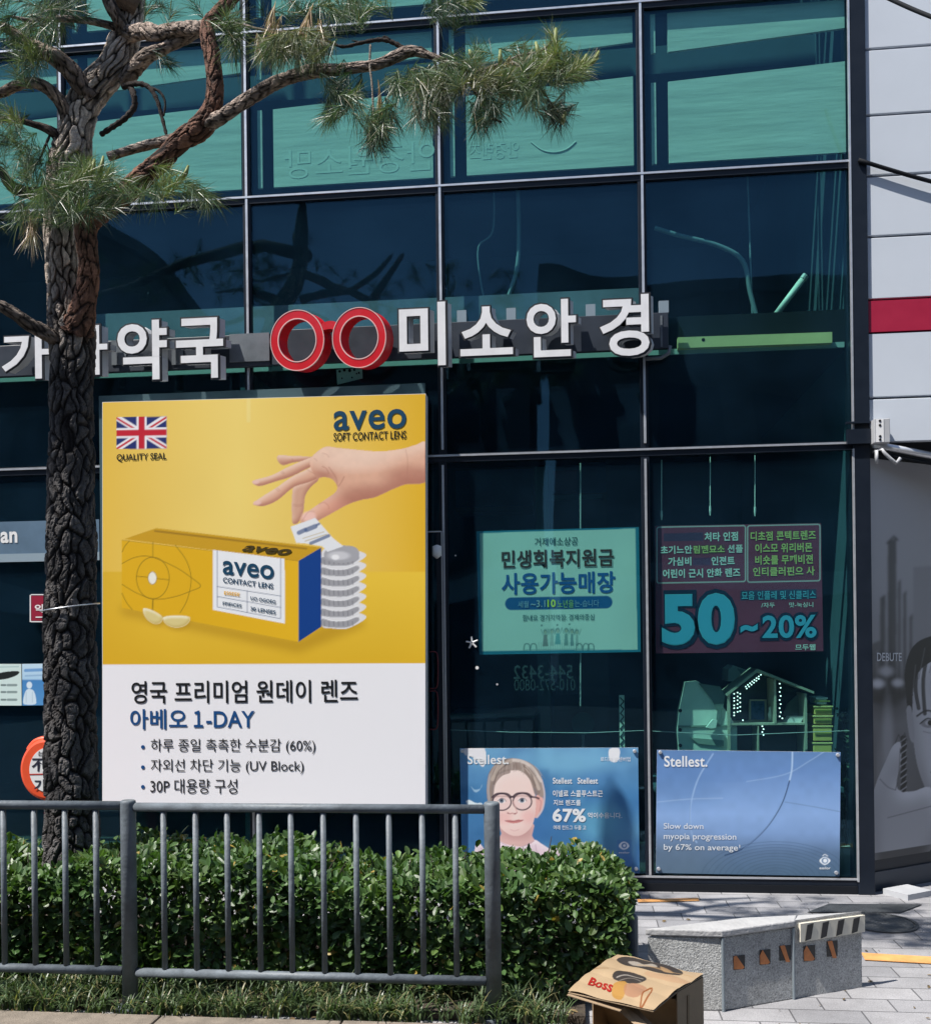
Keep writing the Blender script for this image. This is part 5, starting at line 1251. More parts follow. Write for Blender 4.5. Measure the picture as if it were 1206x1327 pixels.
def leaf_mat(name, rough=.33, trans=.18):
    m = mat(name, attr=True, rough=rough, spec=.5); t = m.node_tree; b = t.nodes['Principled BSDF']
    tl = t.nodes.new('ShaderNodeBsdfTranslucent'); mx = t.nodes.new('ShaderNodeMixShader'); mx.inputs[0].default_value = trans
    hs = t.nodes.new('ShaderNodeVectorMath'); hs.operation = 'MULTIPLY'; hs.inputs[1].default_value = (1.6, 1.9, .8)
    a = [n for n in t.nodes if n.type == 'VERTEX_COLOR'][0]; t.links.new(a.outputs[0], hs.inputs[0]); t.links.new(hs.outputs[0], tl.inputs[0])
    t.links.new(b.outputs[0], mx.inputs[1]); t.links.new(tl.outputs[0], mx.inputs[2]); t.links.new(mx.outputs[0], t.nodes['Material Output'].inputs[0])
    return m
M_leaf = leaf_mat('hedge_leaf', .44, .2)
hd = empty('hedge', ((HX0 + HX1) / 2, (HY0 + HY1) / 2, SOIL), 'clipped evergreen hedge with glossy rounded leaves behind the grey railing', 'hedge')
build('foliage', hm, M_leaf, hd, uselcol=True, smooth=False)
mb = MB(); rh = random.Random(5)
for k in range(130):
    x = rh.uniform(HX0 + .1, HX1 - .15); y = rh.uniform(HY0 + .1, HY1 - .1); p = Vector((x, y, SOIL - .01)); pts = [p]
    for q in range(5):
        p = p + Vector((rh.gauss(0, .035), rh.gauss(0, .035), rh.uniform(.08, .125))); pts.append(p.copy())
    mb.tube(pts, [.009, .008, .007, .005, .004, .002], 5)
build('stems', mb, mat('hedge_stem', (.05, .04, .03), .85), hd)

# ================================================================== GRASS AT THE FOOT OF THE HEDGE
gm = MB(); GX0, GX1 = P(-180, 1290, YR).x, P(735, 1300, YR + .2).x
vs = []; fs = []; cs_ = []
rg = np.random.default_rng(4)
ntuft = 250
for k in range(ntuft):
    bx_ = rg.uniform(GX0, GX1); by = YR + rg.choice([rg.uniform(-.07, .0), rg.uniform(0, .28)])
    if abs(bx_ - post_x[1]) < .05 and abs(by - YR) < .05: continue
    hgt = rg.uniform(.10, .17)
    for q in range(rg.integers(13, 22)):
        a_ = rg.uniform(0, 2 * math.pi); ln = hgt * rg.uniform(.7, 1.25); bend = rg.uniform(.6, 1.6)
        d = np.array([math.cos(a_), math.sin(a_), 0]); sd_ = np.array([-d[1], d[0], 0]) * rg.uniform(.0028, .0048)
        o = len(vs); p0_ = np.array([bx_ + rg.normal(0, .018), by + rg.normal(0, .018), SOIL - .004])
        sg = 5
        for j in range(sg + 1):
            t = j / sg; ph = t * bend * 1.5
            pt = p0_ + d * ln * (1 - math.cos(ph)) / max(bend * 1.5, .2) + np.array([0, 0, 1]) * ln * math.sin(ph) / max(bend * 1.5, .2)
            ww = sd_ * (1 - t ** 2.2)
            vs += [pt - ww, pt + ww]
        fs += [(o + 2*j, o + 2*j + 1, o + 2*j + 3, o + 2*j + 2) for j in range(sg)]
        c_ = np.array([.075, .115, .05]) * rg.uniform(.6, 1.4) if rg.random() > .16 else np.array([.26, .24, .12]) * rg.uniform(.7, 1.2)
        cs_ += [c_] * (2 * sg + 2)
gm.add(np.array(vs), fs, np.array(cs_))
tag(build('grass', gm, leaf_mat('grass_blade', .4, .25), uselcol=True), 'arching dark green grass along the kerb below the hedge', 'grass', kind='stuff')
# leaf litter on the soil
mb = MB(); n = 500
pos = np.stack([rg.uniform(GX0, BX - .05, n), rg.uniform(KBF + .07, YR + .9, n), np.full(n, SOIL + .004)], 1)
scatter(mb, pos, np.c_[rg.normal(size=(n, 2)), np.zeros(n)], np.c_[rg.normal(0, .25, (n, 2)), np.ones(n)], rg.uniform(.015, .04, n), np.array([.16, .11, .06]) * rg.uniform(.5, 1.5, n)[:, None], tpl)
n = 46; pos = np.stack([rg.uniform(BX + .05, BX + 1.9, n), YR + rg.uniform(.0, 1.0, n) ** 1.5 * 1.7 + .1, np.full(n, .006)], 1)
scatter(mb, pos, np.c_[rg.normal(size=(n, 2)), np.zeros(n)], np.c_[rg.normal(0, .3, (n, 2)), np.ones(n)], rg.uniform(.012, .03, n), np.array([.14, .10, .05]) * rg.uniform(.5, 1.5, n)[:, None], tpl)
tag(build('leaf_litter', mb, M_print, uselcol=True), 'dry brown fallen leaves on the soil and paving around the hedge', 'leaves', kind='stuff')

# ================================================================== CONCRETE BLOCK WITH HAZARD TAPE
def block_mat(name, c, fl=.35):
    m = mat(name, c, .8, noise=.3, nscale=3.5, bump=.35, bscale=140); t = m.node_tree; b = t.nodes['Principled BSDF']
    tc = t.nodes.new('ShaderNodeTexCoord'); v = t.nodes.new('ShaderNodeTexNoise'); v.inputs['Scale'].default_value = 75; v.inputs['Detail'].default_value = 2; v.inputs['Distortion'].default_value = 2.2
    t.links.new(tc.outputs['Object'], v.inputs['Vector'])
    mr = t.nodes.new('ShaderNodeMapRange'); mr.inputs[1].default_value = .35; mr.inputs[2].default_value = .65; mr.inputs[3].default_value = 1 - fl; mr.inputs[4].default_value = 1 + fl
    t.links.new(v.outputs[0], mr.inputs[0])
    src = b.inputs['Base Color'].links[0].from_socket
    sc_ = t.nodes.new('ShaderNodeVectorMath'); sc_.operation = 'SCALE'; t.links.new(src, sc_.inputs[0]); t.links.new(mr.outputs[0], sc_.inputs['Scale']); t.links.new(sc_.outputs[0], b.inputs['Base Color'])
    return m
M_blk = block_mat('speckled_granite', (.36, .365, .36)); M_top = mat('block_slab', (.38, .38, .385), .7, noise=.16, nscale=6, bump=.3, bscale=50)
A_ = G(936.5, 1311); C_ = G(1117, 1279.5)
hb_ = (1.6 - P(936.5, 1205.5, A_.y).z); HB = P(936.5, 1205.5, A_.y).z
M1 = A_.lerp(C_, .50)
u = (C_ - A_).normalized()
L_ = G(838, 1204, HB); L_ = Vector((L_.x, L_.y, 0))
back = Vector((-u.y, u.x, 0))
flo = lambda p: Vector((p.x, p.y, 0)); E1 = flo(G(962, 1189.5, HB)); M2 = flo(G(1033, 1186, HB)); C2 = flo(G(1098, 1182.5, HB))
bs = empty('concrete_block', ((A_ + C_) / 2 + back * .15), 'grey speckled granite block pair with orange and striped hazard tape on the pavement', 'block')
TH = .03
mb = MB(); mb.prism([A_, M1 - u * .003, M2 - u * .003, E1, L_], (0, 0, HB - TH)); build('left_block', mb, M_blk, bs, bevel=.006)
mb = MB(); mb.prism([M1 + u * .003, C_, C2, M2 + u * .003], (0, 0, HB - .012)); build('right_block', mb, M_blk, bs, bevel=.006)
mb = MB(); up = Vector((0, 0, HB - TH + .001)); ov = .012
mb.prism([v + up for v in (A_ - back * ov - u * .008, M1 - u * .004 - back * ov, M2 - u * .004, E1, L_ - u * .01)], (0, 0, TH)); build('slab', mb, M_top, bs, bevel=.006)
mb = MB(); up = Vector((0, 0, HB - .011)); mb.prism([v + up for v in (M1 + u * .004, C_, C2, M2 + u * .004)], (0, 0, .01)); build('slab', mb, M_top, bs, bevel=.003)
# metal corner edge lines of the left face
eo = -back * .004; M_edge = mat('edge_metal', (.22, .26, .29), .5, .3)
for a, b in ((A_, A_ + Vector((0, 0, HB - TH - .002))), (M1 - u * .008, M1 - u * .008 + Vector((0, 0, HB - TH - .002)))):
    mb = MB(); mb.tube([a + eo, b + eo], .007, 8); build('corner_edge', mb, M_edge, bs)
fn = -back
M_tb, M_to, M_tw = mat('tape_black', (.018, .018, .02), .5), mat('tape_orange', (.50, .17, .05), .5, noise=.25, nscale=30), mat('tape_cream', (.66, .62, .52), .5, noise=.1, nscale=20)
def fp(px, py, off=.002): return PN(px, py, A_ + fn * off, fn)
for (x, y, w_, h_, ln, lb) in ((957.5, 1248, 15, 18, 2, 0), (991, 1241, 14, 19, 1, 0), (1017, 1235.5, 15, 19, 3, 0), (1048.5, 1236, 15, 20, 1, 0), (1078, 1230, 14, 20, -3, 0)):
    q = [(x - w_/2, y - h_/2 + .5), (x + w_/2, y - h_/2 - 1), (x + w_/2, y + h_/2 - 1), (x - w_/2 + .5, y + h_/2 + .5)]
    mb = MB(); mb.prism([fp(*p, .0025) for p in q], back * .002); tp = build('hazard_tape', mb, M_tb, bs)
    d = [(x - w_/2 + .4, y - h_/2 + 1.2 + (6 if ln == 1 else 0)), (x - w_/2 + 4, y - h_/2 - .2), (x + w_/2 - .5, y + h_/2 - 3), (x + w_/2 - 3.5, y + h_/2 - .6), (x - w_/2 + .8, y + h_/2 - .4)] if abs(ln) != 3 else [(x - w_/2 + 1, y - h_/2 + .4), (x - w_/2 + 7, y - h_/2 - .8), (x + w_/2 - 1, y + h_/2 + 2), (x + w_/2 - 6, y + h_/2 + 2)]
    mb = MB(); mb.prism([fp(*p, .0045) for p in d], back * .0015); build('orange_half', mb, M_to, tp)
tq = lambda t, v: (1037 + (1120.5 - 1037) * t, (1197.5 + (1186.5 - 1197.5) * t) + v * (1221.5 - 1197.5 - 2.5 * t))
mb = MB(); mb.prism([fp(*tq(t, v), .014) for t, v in ((0, 0), (1, 0), (1, 1), (0, 1))], back * .0135); st_ = build('striped_tape', mb, M_tw, bs)
for t in (.12, .36, .60, .84):
    mb = MB(); mb.prism([fp(*tq(t - .045, .98), .0165), fp(*tq(t + .045, .9), .0165), fp(*tq(t + .085, .06), .0165), fp(*tq(t - .01, .12), .0165)], back * .002); build('black_stripe', mb, M_tb, st_)

# ================================================================== CARDBOARD BOX
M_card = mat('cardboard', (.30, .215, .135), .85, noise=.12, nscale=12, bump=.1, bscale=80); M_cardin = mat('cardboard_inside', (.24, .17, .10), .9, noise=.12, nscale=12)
HT = .285
tl_, tb_, tr2, tf_ = (736, 1279), (799.5, 1238), (911, 1264), (846, 1303)
wl_ = lambda p, z=HT: G(*p, z)
Lp, Bp, Rp, Fp = wl_(tl_), wl_(tb_), wl_(tr2), wl_(tf_)
mid = lambda a, b, t: a.lerp(b, t)
FR, FL = mid(Fp, Rp, .46), mid(Lp, Bp, .46)       # front edge of the body; the lid flap overhangs it
cb = empty('cardboard_box', Vector(((FR.x + Bp.x) / 2, (FR.y + Bp.y) / 2, .005)), 'open printed fruit carton lying on its side beside the hedge and granite block', 'box')
def dn(v, z=.005): return Vector((v.x, v.y, z))
def sheet(name, pts, th, m, par=cb):
    pts = [Vector(p) for p in pts]; n = (pts[1] - pts[0]).cross(pts[2] - pts[0]).normalized()
    mb = MB(); mb.prism(pts, n * th); return build(name, mb, m, par)
zz = Vector((0, 0, -.004))
sheet('top_panel', [FL + zz, Bp + zz, Rp + zz, FR + zz], -.003, M_card)
fd = (Lp - FL); dr = Vector((0, 0, -.018))
sheet('lid_flap', [FL + zz - Vector((0,0,.0005)), FR + zz - Vector((0,0,.0005)), Fp + zz + dr, Lp + zz + dr], .003, M_card)
sheet('side_wall', [FR + zz * 2, Rp + zz * 2, dn(Rp), dn(FR)], .004, M_card)
sheet('side_wall', [FL + zz * 2, Bp + zz * 2, dn(Bp), dn(FL)], -.004, M_card)
sheet('back_wall', [Bp + zz * 2, Rp + zz * 2, dn(Rp), dn(Bp)], -.004, M_card)
sheet('base', [dn(FL), dn(Bp), dn(Rp), dn(FR)], .004, M_cardin)
sheet('inner_fold', [FL + Vector((0, 0, -.035)), mid(FL, FR, .98) + Vector((0, 0, -.035)), mid(FL, FR, .98) + (Bp - FL) * .6 + Vector((0, 0, -.25)), FL + (Bp - FL) * .6 + Vector((0, 0, -.25))], .003, M_cardin)
# second flap peeping out under the lid at the left, loose strips leaning in the mouth
off = Vector((0, 0, -.03))
sheet('under_flap', [Lp + off + (Lp - FL) * .06, mid(Lp, Fp, .62) + off * 1.7, mid(FL, FR, .62) + off * 1.2, FL + off], .003, M_card)
vw = lambda px, py, d: D(px, py, d)
sheet('loose_strip', [vw(789, 1300, 3.80), vw(799, 1293, 3.79), vw(846, 1334, 3.62), vw(832, 1337, 3.63)], .004, M_card)
sheet('loose_strip', [vw(802, 1295, 3.78), vw(811, 1292, 3.775), vw(862, 1345, 3.60), vw(846, 1346, 3.60)], .004, M_cardin)
sheet('bottom_flap', [dn(FL, .02), dn(mid(FL, FR, .5), .02), dn(mid(FL, FR, .55) + (Lp - FL) * .9, .09), dn(FL + (Lp - FL) * .9, .10)], .004, M_card)
sheet('bottom_flap', [dn(mid(FL, FR, .5), .02), dn(FR, .02), dn(FR + (Lp - FL) * .8, .05), dn(mid(FL, FR, .55) + (Lp - FL) * .8, .06)], .004, M_cardin)
sheet('slot', [mid(FR, Rp, .35) + Vector((0, 0, -.04)) + u * .001, mid(FR, Rp, .42) + Vector((0, 0, -.04)) + u * .001, mid(FR, Rp, .42) + Vector((0, 0, -.15)) + u * .001, mid(FR, Rp, .35) + Vector((0, 0, -.15)) + u * .001], -.003, M_cardin)
# print on the lid: red word, dark ovals, fruit
cx_ = lambda L: [(700 + x / 2.383, 1130 + y / 2.383) for x, y in L]
qq = [(x, y) for x, y in (tb_, tr2, tf_, tl_)]
pr = Print(qq, .6); pr.fill(S(226, 196, 158, .46)); pr.noise(9, .05, 2)
Bk = S(22, 24, 32)
pr.poly(cx_([(235, 275), (262, 268), (330, 280), (420, 300), (440, 316), (424, 326), (340, 310), (262, 290)]), Bk, .92, 4); pr.poly(cx_([(270, 280), (300, 282), (320, 292), (345, 292), (360, 302), (300, 294)]), S(190, 180, 168, .5), .9, 3); pr.poly(cx_([(370, 300), (400, 308), (410, 318), (380, 312)]), S(196, 160, 120, .45), .9, 3)
pr.poly(cx_([(222, 328), (240, 312), (285, 314), (322, 326), (325, 340), (296, 350), (250, 345)]), Bk, .92, 4); pr.line(cx_([(236, 330), (270, 322), (316, 334)]), 1.4, S(200, 190, 180, .5), .8, 4); pr.line(cx_([(244, 340), (280, 334), (310, 344)]), 1, S(170, 160, 150, .5), .7, 4)
pr.poly(cx_([(225, 350), (252, 342), (268, 352), (250, 384), (222, 372)]), S(220, 164, 80, .45), .9, 3); pr.poly(cx_([(262, 352), (300, 350), (330, 362), (300, 384), (262, 374)]), S(206, 150, 118, .45), .8, 3)
pr.line(cx_([(308, 402), (318, 372), (344, 360), (336, 380), (312, 404)]), 2.0, S(120, 62, 22), .9, 3); pr.line(cx_([(168, 302), (210, 304)]), 1.4, S(180, 130, 80, .45), .6)
pr.line(cx_([(300, 290), (470, 330)]), 1.2, S(220, 180, 130, .45), .5); pr.poly(cx_([(330, 310), (470, 345), (440, 352), (340, 330)]), S(220, 160, 120, .45), .35, 2)
lidn = Vector((0, 0, 1)); lm = pr.mesh((Vector((0, 0, HT + .0005)), lidn)); Vl = lm.v[0]
def crumple(X, Y): return .0045 * (np.sin(X * 31 + Y * 12) * .5 + np.sin(X * 17 - Y * 43 + 1) * .5 + .6 * np.abs(np.sin(X * 22 + Y * 25))) + .0035
fx = (Vl - np.array(FL)) @ np.array((Lp - FL).normalized())
Vl[:, 2] += crumple(Vl[:, 0], Vl[:, 1]) - .9 * np.clip(fx, 0, 1) ** 2 * .55
build('printed_sheet', lm, M_print, cb, uselcol=True, smooth=True)
mb = MB(); V, F = text_geo('Boss', .03)
a, b, c_ = [G(*cx_([q])[0], HT + .0025) for q in ((145, 343), (217, 364), (158, 326))]
Wt = np.array(a) + V[:, 0:1] * np.array(b - a) + V[:, 1:2] * np.array(c_ - a)
fx = (Wt - np.array(FL)) @ np.array((Lp - FL).normalized()); Wt[:, 2] += crumple(Wt[:, 0], Wt[:, 1]) - .9 * np.clip(fx, 0, 1) ** 2 * .55
mb.add(Wt, F, S(176, 40, 34, .6)); build('lettering', mb, M_print, cb, uselcol=True)

# ================================================================== PINE
YT = 4.78
def cells(uu, vv, per, seed):
    """2-D jittered cells, wrapping in u with period per: nearest, second nearest distance and cell value"""
    ui = np.floor(uu).astype(int); vi = np.floor(vv).astype(int)
    F1 = np.full(uu.shape, 9.0); F2 = np.full(uu.shape, 9.0); idv = np.zeros(uu.shape)
    def h(a, b, k):
        x = np.sin(a * 127.1 + b * 311.7 + seed * 74.7 + k * 53.3) * 43758.5453; return x - np.floor(x)
    for du in (-1, 0, 1):
        for dv in (-1, 0, 1):
            a = ui + du; b = vi + dv; aw = np.mod(a, per)
            d = np.hypot(a + h(aw, b, 1) - uu, b + h(aw, b, 2) - vv); val = h(aw, b, 3)
            near = d < F1
            F2 = np.where(near, F1, np.minimum(F2, d)); idv = np.where(near, val, idv); F1 = np.where(near, d, F1)
    return F1, F2, idv
def limb(mb, pts, seg=40, per=9, vs_=7.0, amp=.16, c_hi=(.30, .24, .20), c_lo=(.014, .012, .012), ring=.012, seed=1, wob=.06, tip=True):
    """pts: (px, py, radius px, depth offset) -> bark-covered limb"""
    q = spline(np.array(pts, float), 10, False)
    W = np.array([tuple(P(a, b, YT + d)) for a, b, _, d in q]); R_ = q[:, 2] * (YT / FPX)
    L = np.r_[0, np.cumsum(np.linalg.norm(np.diff(W, axis=0), axis=1))]
    n = max(6, int(L[-1] / ring)); s_ = np.linspace(0, L[-1], n)
    C = np.stack([np.interp(s_, L, W[:, k]) for k in range(3)], 1); Rr = np.interp(s_, L, R_)
    g = np.random.default_rng(seed); 
    Tn = np.gradient(C, axis=0); Tn /= np.linalg.norm(Tn, axis=1, keepdims=True)
    N = np.zeros_like(C); a = np.array([0, -1, 0.01]); a = a - Tn[0] * (a @ Tn[0]); N[0] = a / np.linalg.norm(a)
    for i in range(1, n):
        a = N[i - 1] - Tn[i] * (N[i - 1] @ Tn[i]); N[i] = a / np.linalg.norm(a)
    Bn = np.cross(Tn, N)
    th = np.linspace(0, 2 * np.pi, seg, endpoint=False)
    TH, SS = np.meshgrid(th, s_)
    uu = TH / (2 * np.pi) * per; rr = Rr[:, None] * np.ones_like(TH)
    warp = .35 * np.sin(SS * 23 + TH * 2 + seed) + .25 * np.sin(SS * 51 - TH * 3)
    F1, F2, idv = cells(uu + warp * .6, SS * vs_ + .3 * np.sin(TH * 3 + SS * 9) , per, seed)
    F1b, F2b, idb = cells(uu * 2.0 + warp, SS * vs_ * 2.4 + TH * .2, per * 2, seed + 5)
    cr = np.clip((F2 - F1 - .03) / .20, 0, 1); crb = np.clip((F2b - F1b - .02) / .2, 0, 1)
    plate = cr ** .7 * (.55 + .5 * idv) + .3 * crb * cr
    lump = wob * (np.sin(SS * 9 + TH + seed) + .7 * np.sin(SS * 17 - 2 * TH + seed * 2) + .5 * np.sin(SS * 31 + 3 * TH))
    rad = rr * (1 + amp * (plate - .75) + lump * .5) 
    ends = np.ones(n)
    if tip: ends[-4:] = [.9, .75, .5, .2]
    rad *= ends[:, None]
    V = C[:, None] + (np.cos(TH)[..., None] * N[:, None] + np.sin(TH)[..., None] * Bn[:, None]) * rad[..., None]
    i = np.arange(n * seg).reshape(n, seg); j = np.roll(i, -1, 1)
    F = np.stack([i[:-1], j[:-1], j[1:], i[1:]], -1).reshape(-1, 4).tolist()
    F += [list(i[-1][::1])]
    k = (np.clip(cr * 1.1, 0, 1) * (.28 + .55 * idv ** 2 + .45 * idb * crb))[..., None]
    hi = np.array(c_hi) if not callable(c_hi) else c_hi(SS / L[-1])
    col = np.array(c_lo) * (1 - k) + hi * k
    mb.add(V.reshape(-1, 3), [tuple(f) for f in F], col.reshape(-1, 3))
    return C, Rr
tree = empty('pine_tree', P(93, 1170, YT).xy.to_3d() + Vector((0, 0, SOIL)), 'old pine with cracked bark, crooked limbs and needle tufts in front of the glass', 'tree')
M_bark = mat('pine_bark', attr=True, rough=.9, spec=.2, noise=.35, nscale=45, bump=.6, bscale=170)
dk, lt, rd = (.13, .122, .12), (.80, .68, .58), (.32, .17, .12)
trunk_hi = lambda t: (np.array(dk) * (1 - np.clip((t - .53) / .1, 0, 1))[..., None] + np.array(lt) * np.clip((t - .53) / .1, 0, 1)[..., None])  # bark pales upward; sunlit brightness is also painted into the upper part
mb = MB()
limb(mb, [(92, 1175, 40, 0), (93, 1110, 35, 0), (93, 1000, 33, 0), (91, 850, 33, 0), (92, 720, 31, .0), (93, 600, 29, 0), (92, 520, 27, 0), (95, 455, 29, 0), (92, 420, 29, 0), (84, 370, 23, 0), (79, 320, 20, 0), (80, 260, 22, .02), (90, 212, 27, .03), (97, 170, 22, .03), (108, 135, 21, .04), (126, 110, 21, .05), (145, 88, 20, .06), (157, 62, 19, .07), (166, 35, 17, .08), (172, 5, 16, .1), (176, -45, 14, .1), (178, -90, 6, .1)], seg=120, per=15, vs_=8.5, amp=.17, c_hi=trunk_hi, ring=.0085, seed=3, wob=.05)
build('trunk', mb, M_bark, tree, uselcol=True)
TW = []      # limbs in photo pixels, for tuft placing
def add_limb(pts, **k):
    mb = MB(); limb(mb, pts, **k); build('limb', mb, M_bark, tree, uselcol=True)
# the twisting right stem and the big right-hand limb
add_limb([(100, 428, 22, -.05), (108, 395, 15, -.10), (116, 350, 13, -.13), (113, 318, 13, -.13), (112, 292, 14, -.12), (128, 272, 16, -.12), (150, 258, 15, -.14), (187, 228, 13, -.18), (212, 205, 12, -.2), (238, 180, 13, -.22), (262, 163, 14, -.24), (275, 140, 12, -.25), (278, 110, 10.5, -.25), (275, 75, 10, -.25), (270, 48, 10, -.25), (272, 30, 9, -.24), (290, 8, 8, -.22), (312, -20, 7, -.2), (340, -70, 5, -.2)], seg=56, per=8, vs_=13, amp=.16, c_hi=rd, seed=11, ring=.009)
add_limb([(268, 160, 9, -.25), (290, 150, 8.5, -.27), (322, 128, 8, -.3), (366, 103, 7.5, -.34), (404, 92, 8, -.36), (430, 90, 6.5, -.38), (456, 88, 6.2, -.4), (490, 83, 6, -.4), (512, 74, 6.5, -.4), (533, 66, 6, -.4), (558, 72, 4, -.42), (590, 84, 3.2, -.45), (620, 92, 2.8, -.46), (650, 84, 2.4, -.48), (690, 86, 2.2, -.5), (720, 98, 1.6, -.5), (745, 88, 1.0, -.5)], seg=36, per=7, vs_=16, amp=.16, c_hi=(.48, .38, .32), seed=13, ring=.009, wob=.12)
add_limb([(140, 203, 6, -.16), (165, 195, 5.5, -.15), (190, 188, 6, -.16), (211, 183, 6.5, -.18), (235, 177, 7, -.2), (252, 170, 7, -.22)], seg=28, per=6, vs_=14, amp=.12, c_hi=(.58, .48, .41), seed=17, ring=.01)
# limbs to the left
add_limb([(118, 128, 14, .02), (104, 110, 13, -.02), (92, 92, 12, -.05), (78, 78, 11, -.08), (60, 67, 10, -.1), (44, 60, 9, -.12), (28, 50, 7, -.14), (8, 36, 6, -.16), (-30, 25, 4, -.2), (-80, 30, 2, -.2)], seg=40, per=7, vs_=14, amp=.15, c_hi=(.42, .32, .26), seed=19, ring=.009, wob=.1)
add_limb([(90, 165, 12, 0), (82, 140, 9, -.04), (70, 122, 8, -.06), (55, 111, 7.5, -.08), (38, 107, 7, -.09), (18, 112, 6.5, -.1), (0, 120, 6, -.1), (-40, 130, 4, -.1)], seg=34, per=6, vs_=14, amp=.15, c_hi=(.46, .35, .28), seed=23, ring=.01, wob=.1)
add_limb([(84, 185, 9, 0), (70, 172, 7, -.04), (56, 165, 5, -.06), (40, 160, 4, -.08), (20, 155, 3, -.1), (-10, 150, 2, -.12)], seg=24, per=6, vs_=14, amp=.15, c_hi=(.16, .12, .1), seed=29, ring=.01, wob=.12)
add_limb([(88, 446, 15, -.02), (70, 437, 11, -.08), (56, 430, 10, -.12), (38, 420, 9, -.16), (22, 409, 8, -.2), (0, 396, 7, -.24), (-40, 385, 5, -.3), (-90, 380, 3, -.3)], seg=36, per=7, vs_=14, amp=.15, c_hi=(.30, .24, .2), seed=31, ring=.009, wob=.1)
add_limb([(78, 270, 9, -.03), (60, 252, 8, -.1), (36, 250, 8, -.16), (14, 240, 7, -.2), (0, 220, 5, -.2), (-30, 200, 3, -.2)], seg=28, per=6, vs_=14, amp=.15, c_hi=(.10, .08, .07), seed=37, ring=.01, wob=.12)
# limbs high on the right
add_limb([(162, 45, 11, .04), (176, 42, 10, 0), (192, 40, 11, -.04), (205, 42, 9, -.08), (224, 38, 8, -.12), (246, 36, 8.5, -.18), (266, 38, 9, -.24)], seg=32, per=7, vs_=14, amp=.16, c_hi=(.60, .48, .40), seed=41, ring=.009, wob=.12)
add_limb([(160, 105, 9, .04), (175, 88, 9.5, 0), (190, 72, 9.5, -.04), (208, 64, 8, -.06), (226, 56, 7.5, -.08), (245, 47, 7, -.1), (262, 34, 7, -.1), (280, 20, 6.5, -.1), (300, 2, 6, -.1), (330, -40, 4, -.1)], seg=30, per=7, vs_=14, amp=.16, c_hi=(.5, .4, .33), seed=43, ring=.009, wob=.12)
add_limb([(160, 40, 9, .02), (152, 22, 9, -.02), (142, 2, 8.5, -.05), (134, -25, 8, -.06), (120, -80, 5, -.1)], seg=30, per=7, vs_=14, amp=.16, c_hi=(.32, .25, .2), seed=47, ring=.009)
add_limb([(150, 34, 5, .02), (130, 29, 5, -.02), (112, 26, 4.4, -.05), (90, 24, 4, -.08), (67, 24, 3.4, -.1), (40, 26, 2.6, -.12), (10, 20, 2, -.14)], seg=20, per=6, vs_=14, amp=.15, c_hi=(.36, .3, .26), seed=53, ring=.01, wob=.15)
# dark dead twigs
def twig(pts, r0, r1, name='twig', c=(.035, .028, .026)):
    q = spline(np.array(pts, float), 6, False); m = MB(); n = len(q)
    m.tube([P(a, b, YT + d) for a, b, d in q], [(r0 + (r1 - r0) * i / (n - 1)) * YT / FPX * (1 + .18 * math.sin(i * 2.3)) for i in range(n)], 8, c); build(name, m, M_bark, tree, uselcol=True, smooth=True)
twig([(131, 174, -.05), (146, 164, -.08), (162, 153, -.1), (174, 138, -.1), (173, 122, -.1), (168, 110, -.05)], 3.4, 4.2)
twig([(160, 112, -.04), (176, 108, -.1), (192, 112, -.12), (203, 128, -.13), (210, 152, -.13), (216, 176, -.14)], 4, 2)
twig([(190, 112, -.12), (206, 118, -.13), (214, 132, -.13), (212, 150, -.13)], 2, 1.2)
twig([(420, 50, -.4), (443, 60, -.4), (468, 55, -.4), (494, 51, -.4), (512, 56, -.4), (524, 64, -.4)], 1.6, 3.2)
twig([(494, 52, -.4), (498, 47, -.4), (505, 50, -.41)], 1.6, .8); twig([(468, 55, -.4), (456, 52, -.4)], 1.5, .7)
twig([(480, 58, -.4), (479, 84, -.42), (482, 110, -.44), (484, 150, -.45)], 1.4, 1.2, c=(.22, .19, .16))
twig([(66, 172, -.05), (58, 190, -.06), (52, 205, -.06), (47, 212, -.06)], 2, .8); twig([(60, 185, -.06), (66, 200, -.06)], 1.2, .6)
twig([(533, 66, -.4), (545, 62, -.42), (560, 74, -.42), (566, 90, -.42)], 2.4, 1.2); twig([(600, 88, -.45), (605, 104, -.45), (598, 122, -.46)], 2.6, 1.5, c=(.10, .08, .07))
twig([(606, 100, -.45), (622, 130, -.46), (635, 150, -.46), (650, 158, -.46)], 2.4, 1.2); twig([(270, 40, -.24), (300, 30, -.3), (340, 38, -.33), (380, 42, -.35), (415, 46, -.36)], 2.2, 1, c=(.24, .2, .17))
twig([(650, 84, -.48), (672, 72, -.48), (700, 66, -.5), (716, 52, -.5)], 1.8, .9, c=(.2, .18, .15)); twig([(690, 86, -.5), (730, 92, -.5), (764, 80, -.5), (774, 62, -.5)], 1.6, .9, c=(.2, .18, .15)); twig([(680, 96, -.5), (705, 120, -.5), (722, 150, -.5)], 1.5, .9, c=(.12, .1, .08))
# wire tied round the trunk
cw = P(91, 787, YT); mb = MB(); mb.tube([cw + Vector((math.cos(t) * .139, math.sin(t) * .139, .012 * math.sin(t + .6) + .01 * math.cos(t))) for t in np.linspace(0, 2 * math.pi, 40)], .0035, 6, (.5, .5, .5), cap=False)
tag(build('wire_tie', mb, M_silver, smooth=True), 'loop of bright wire tied round the trunk of the pine', 'wire')

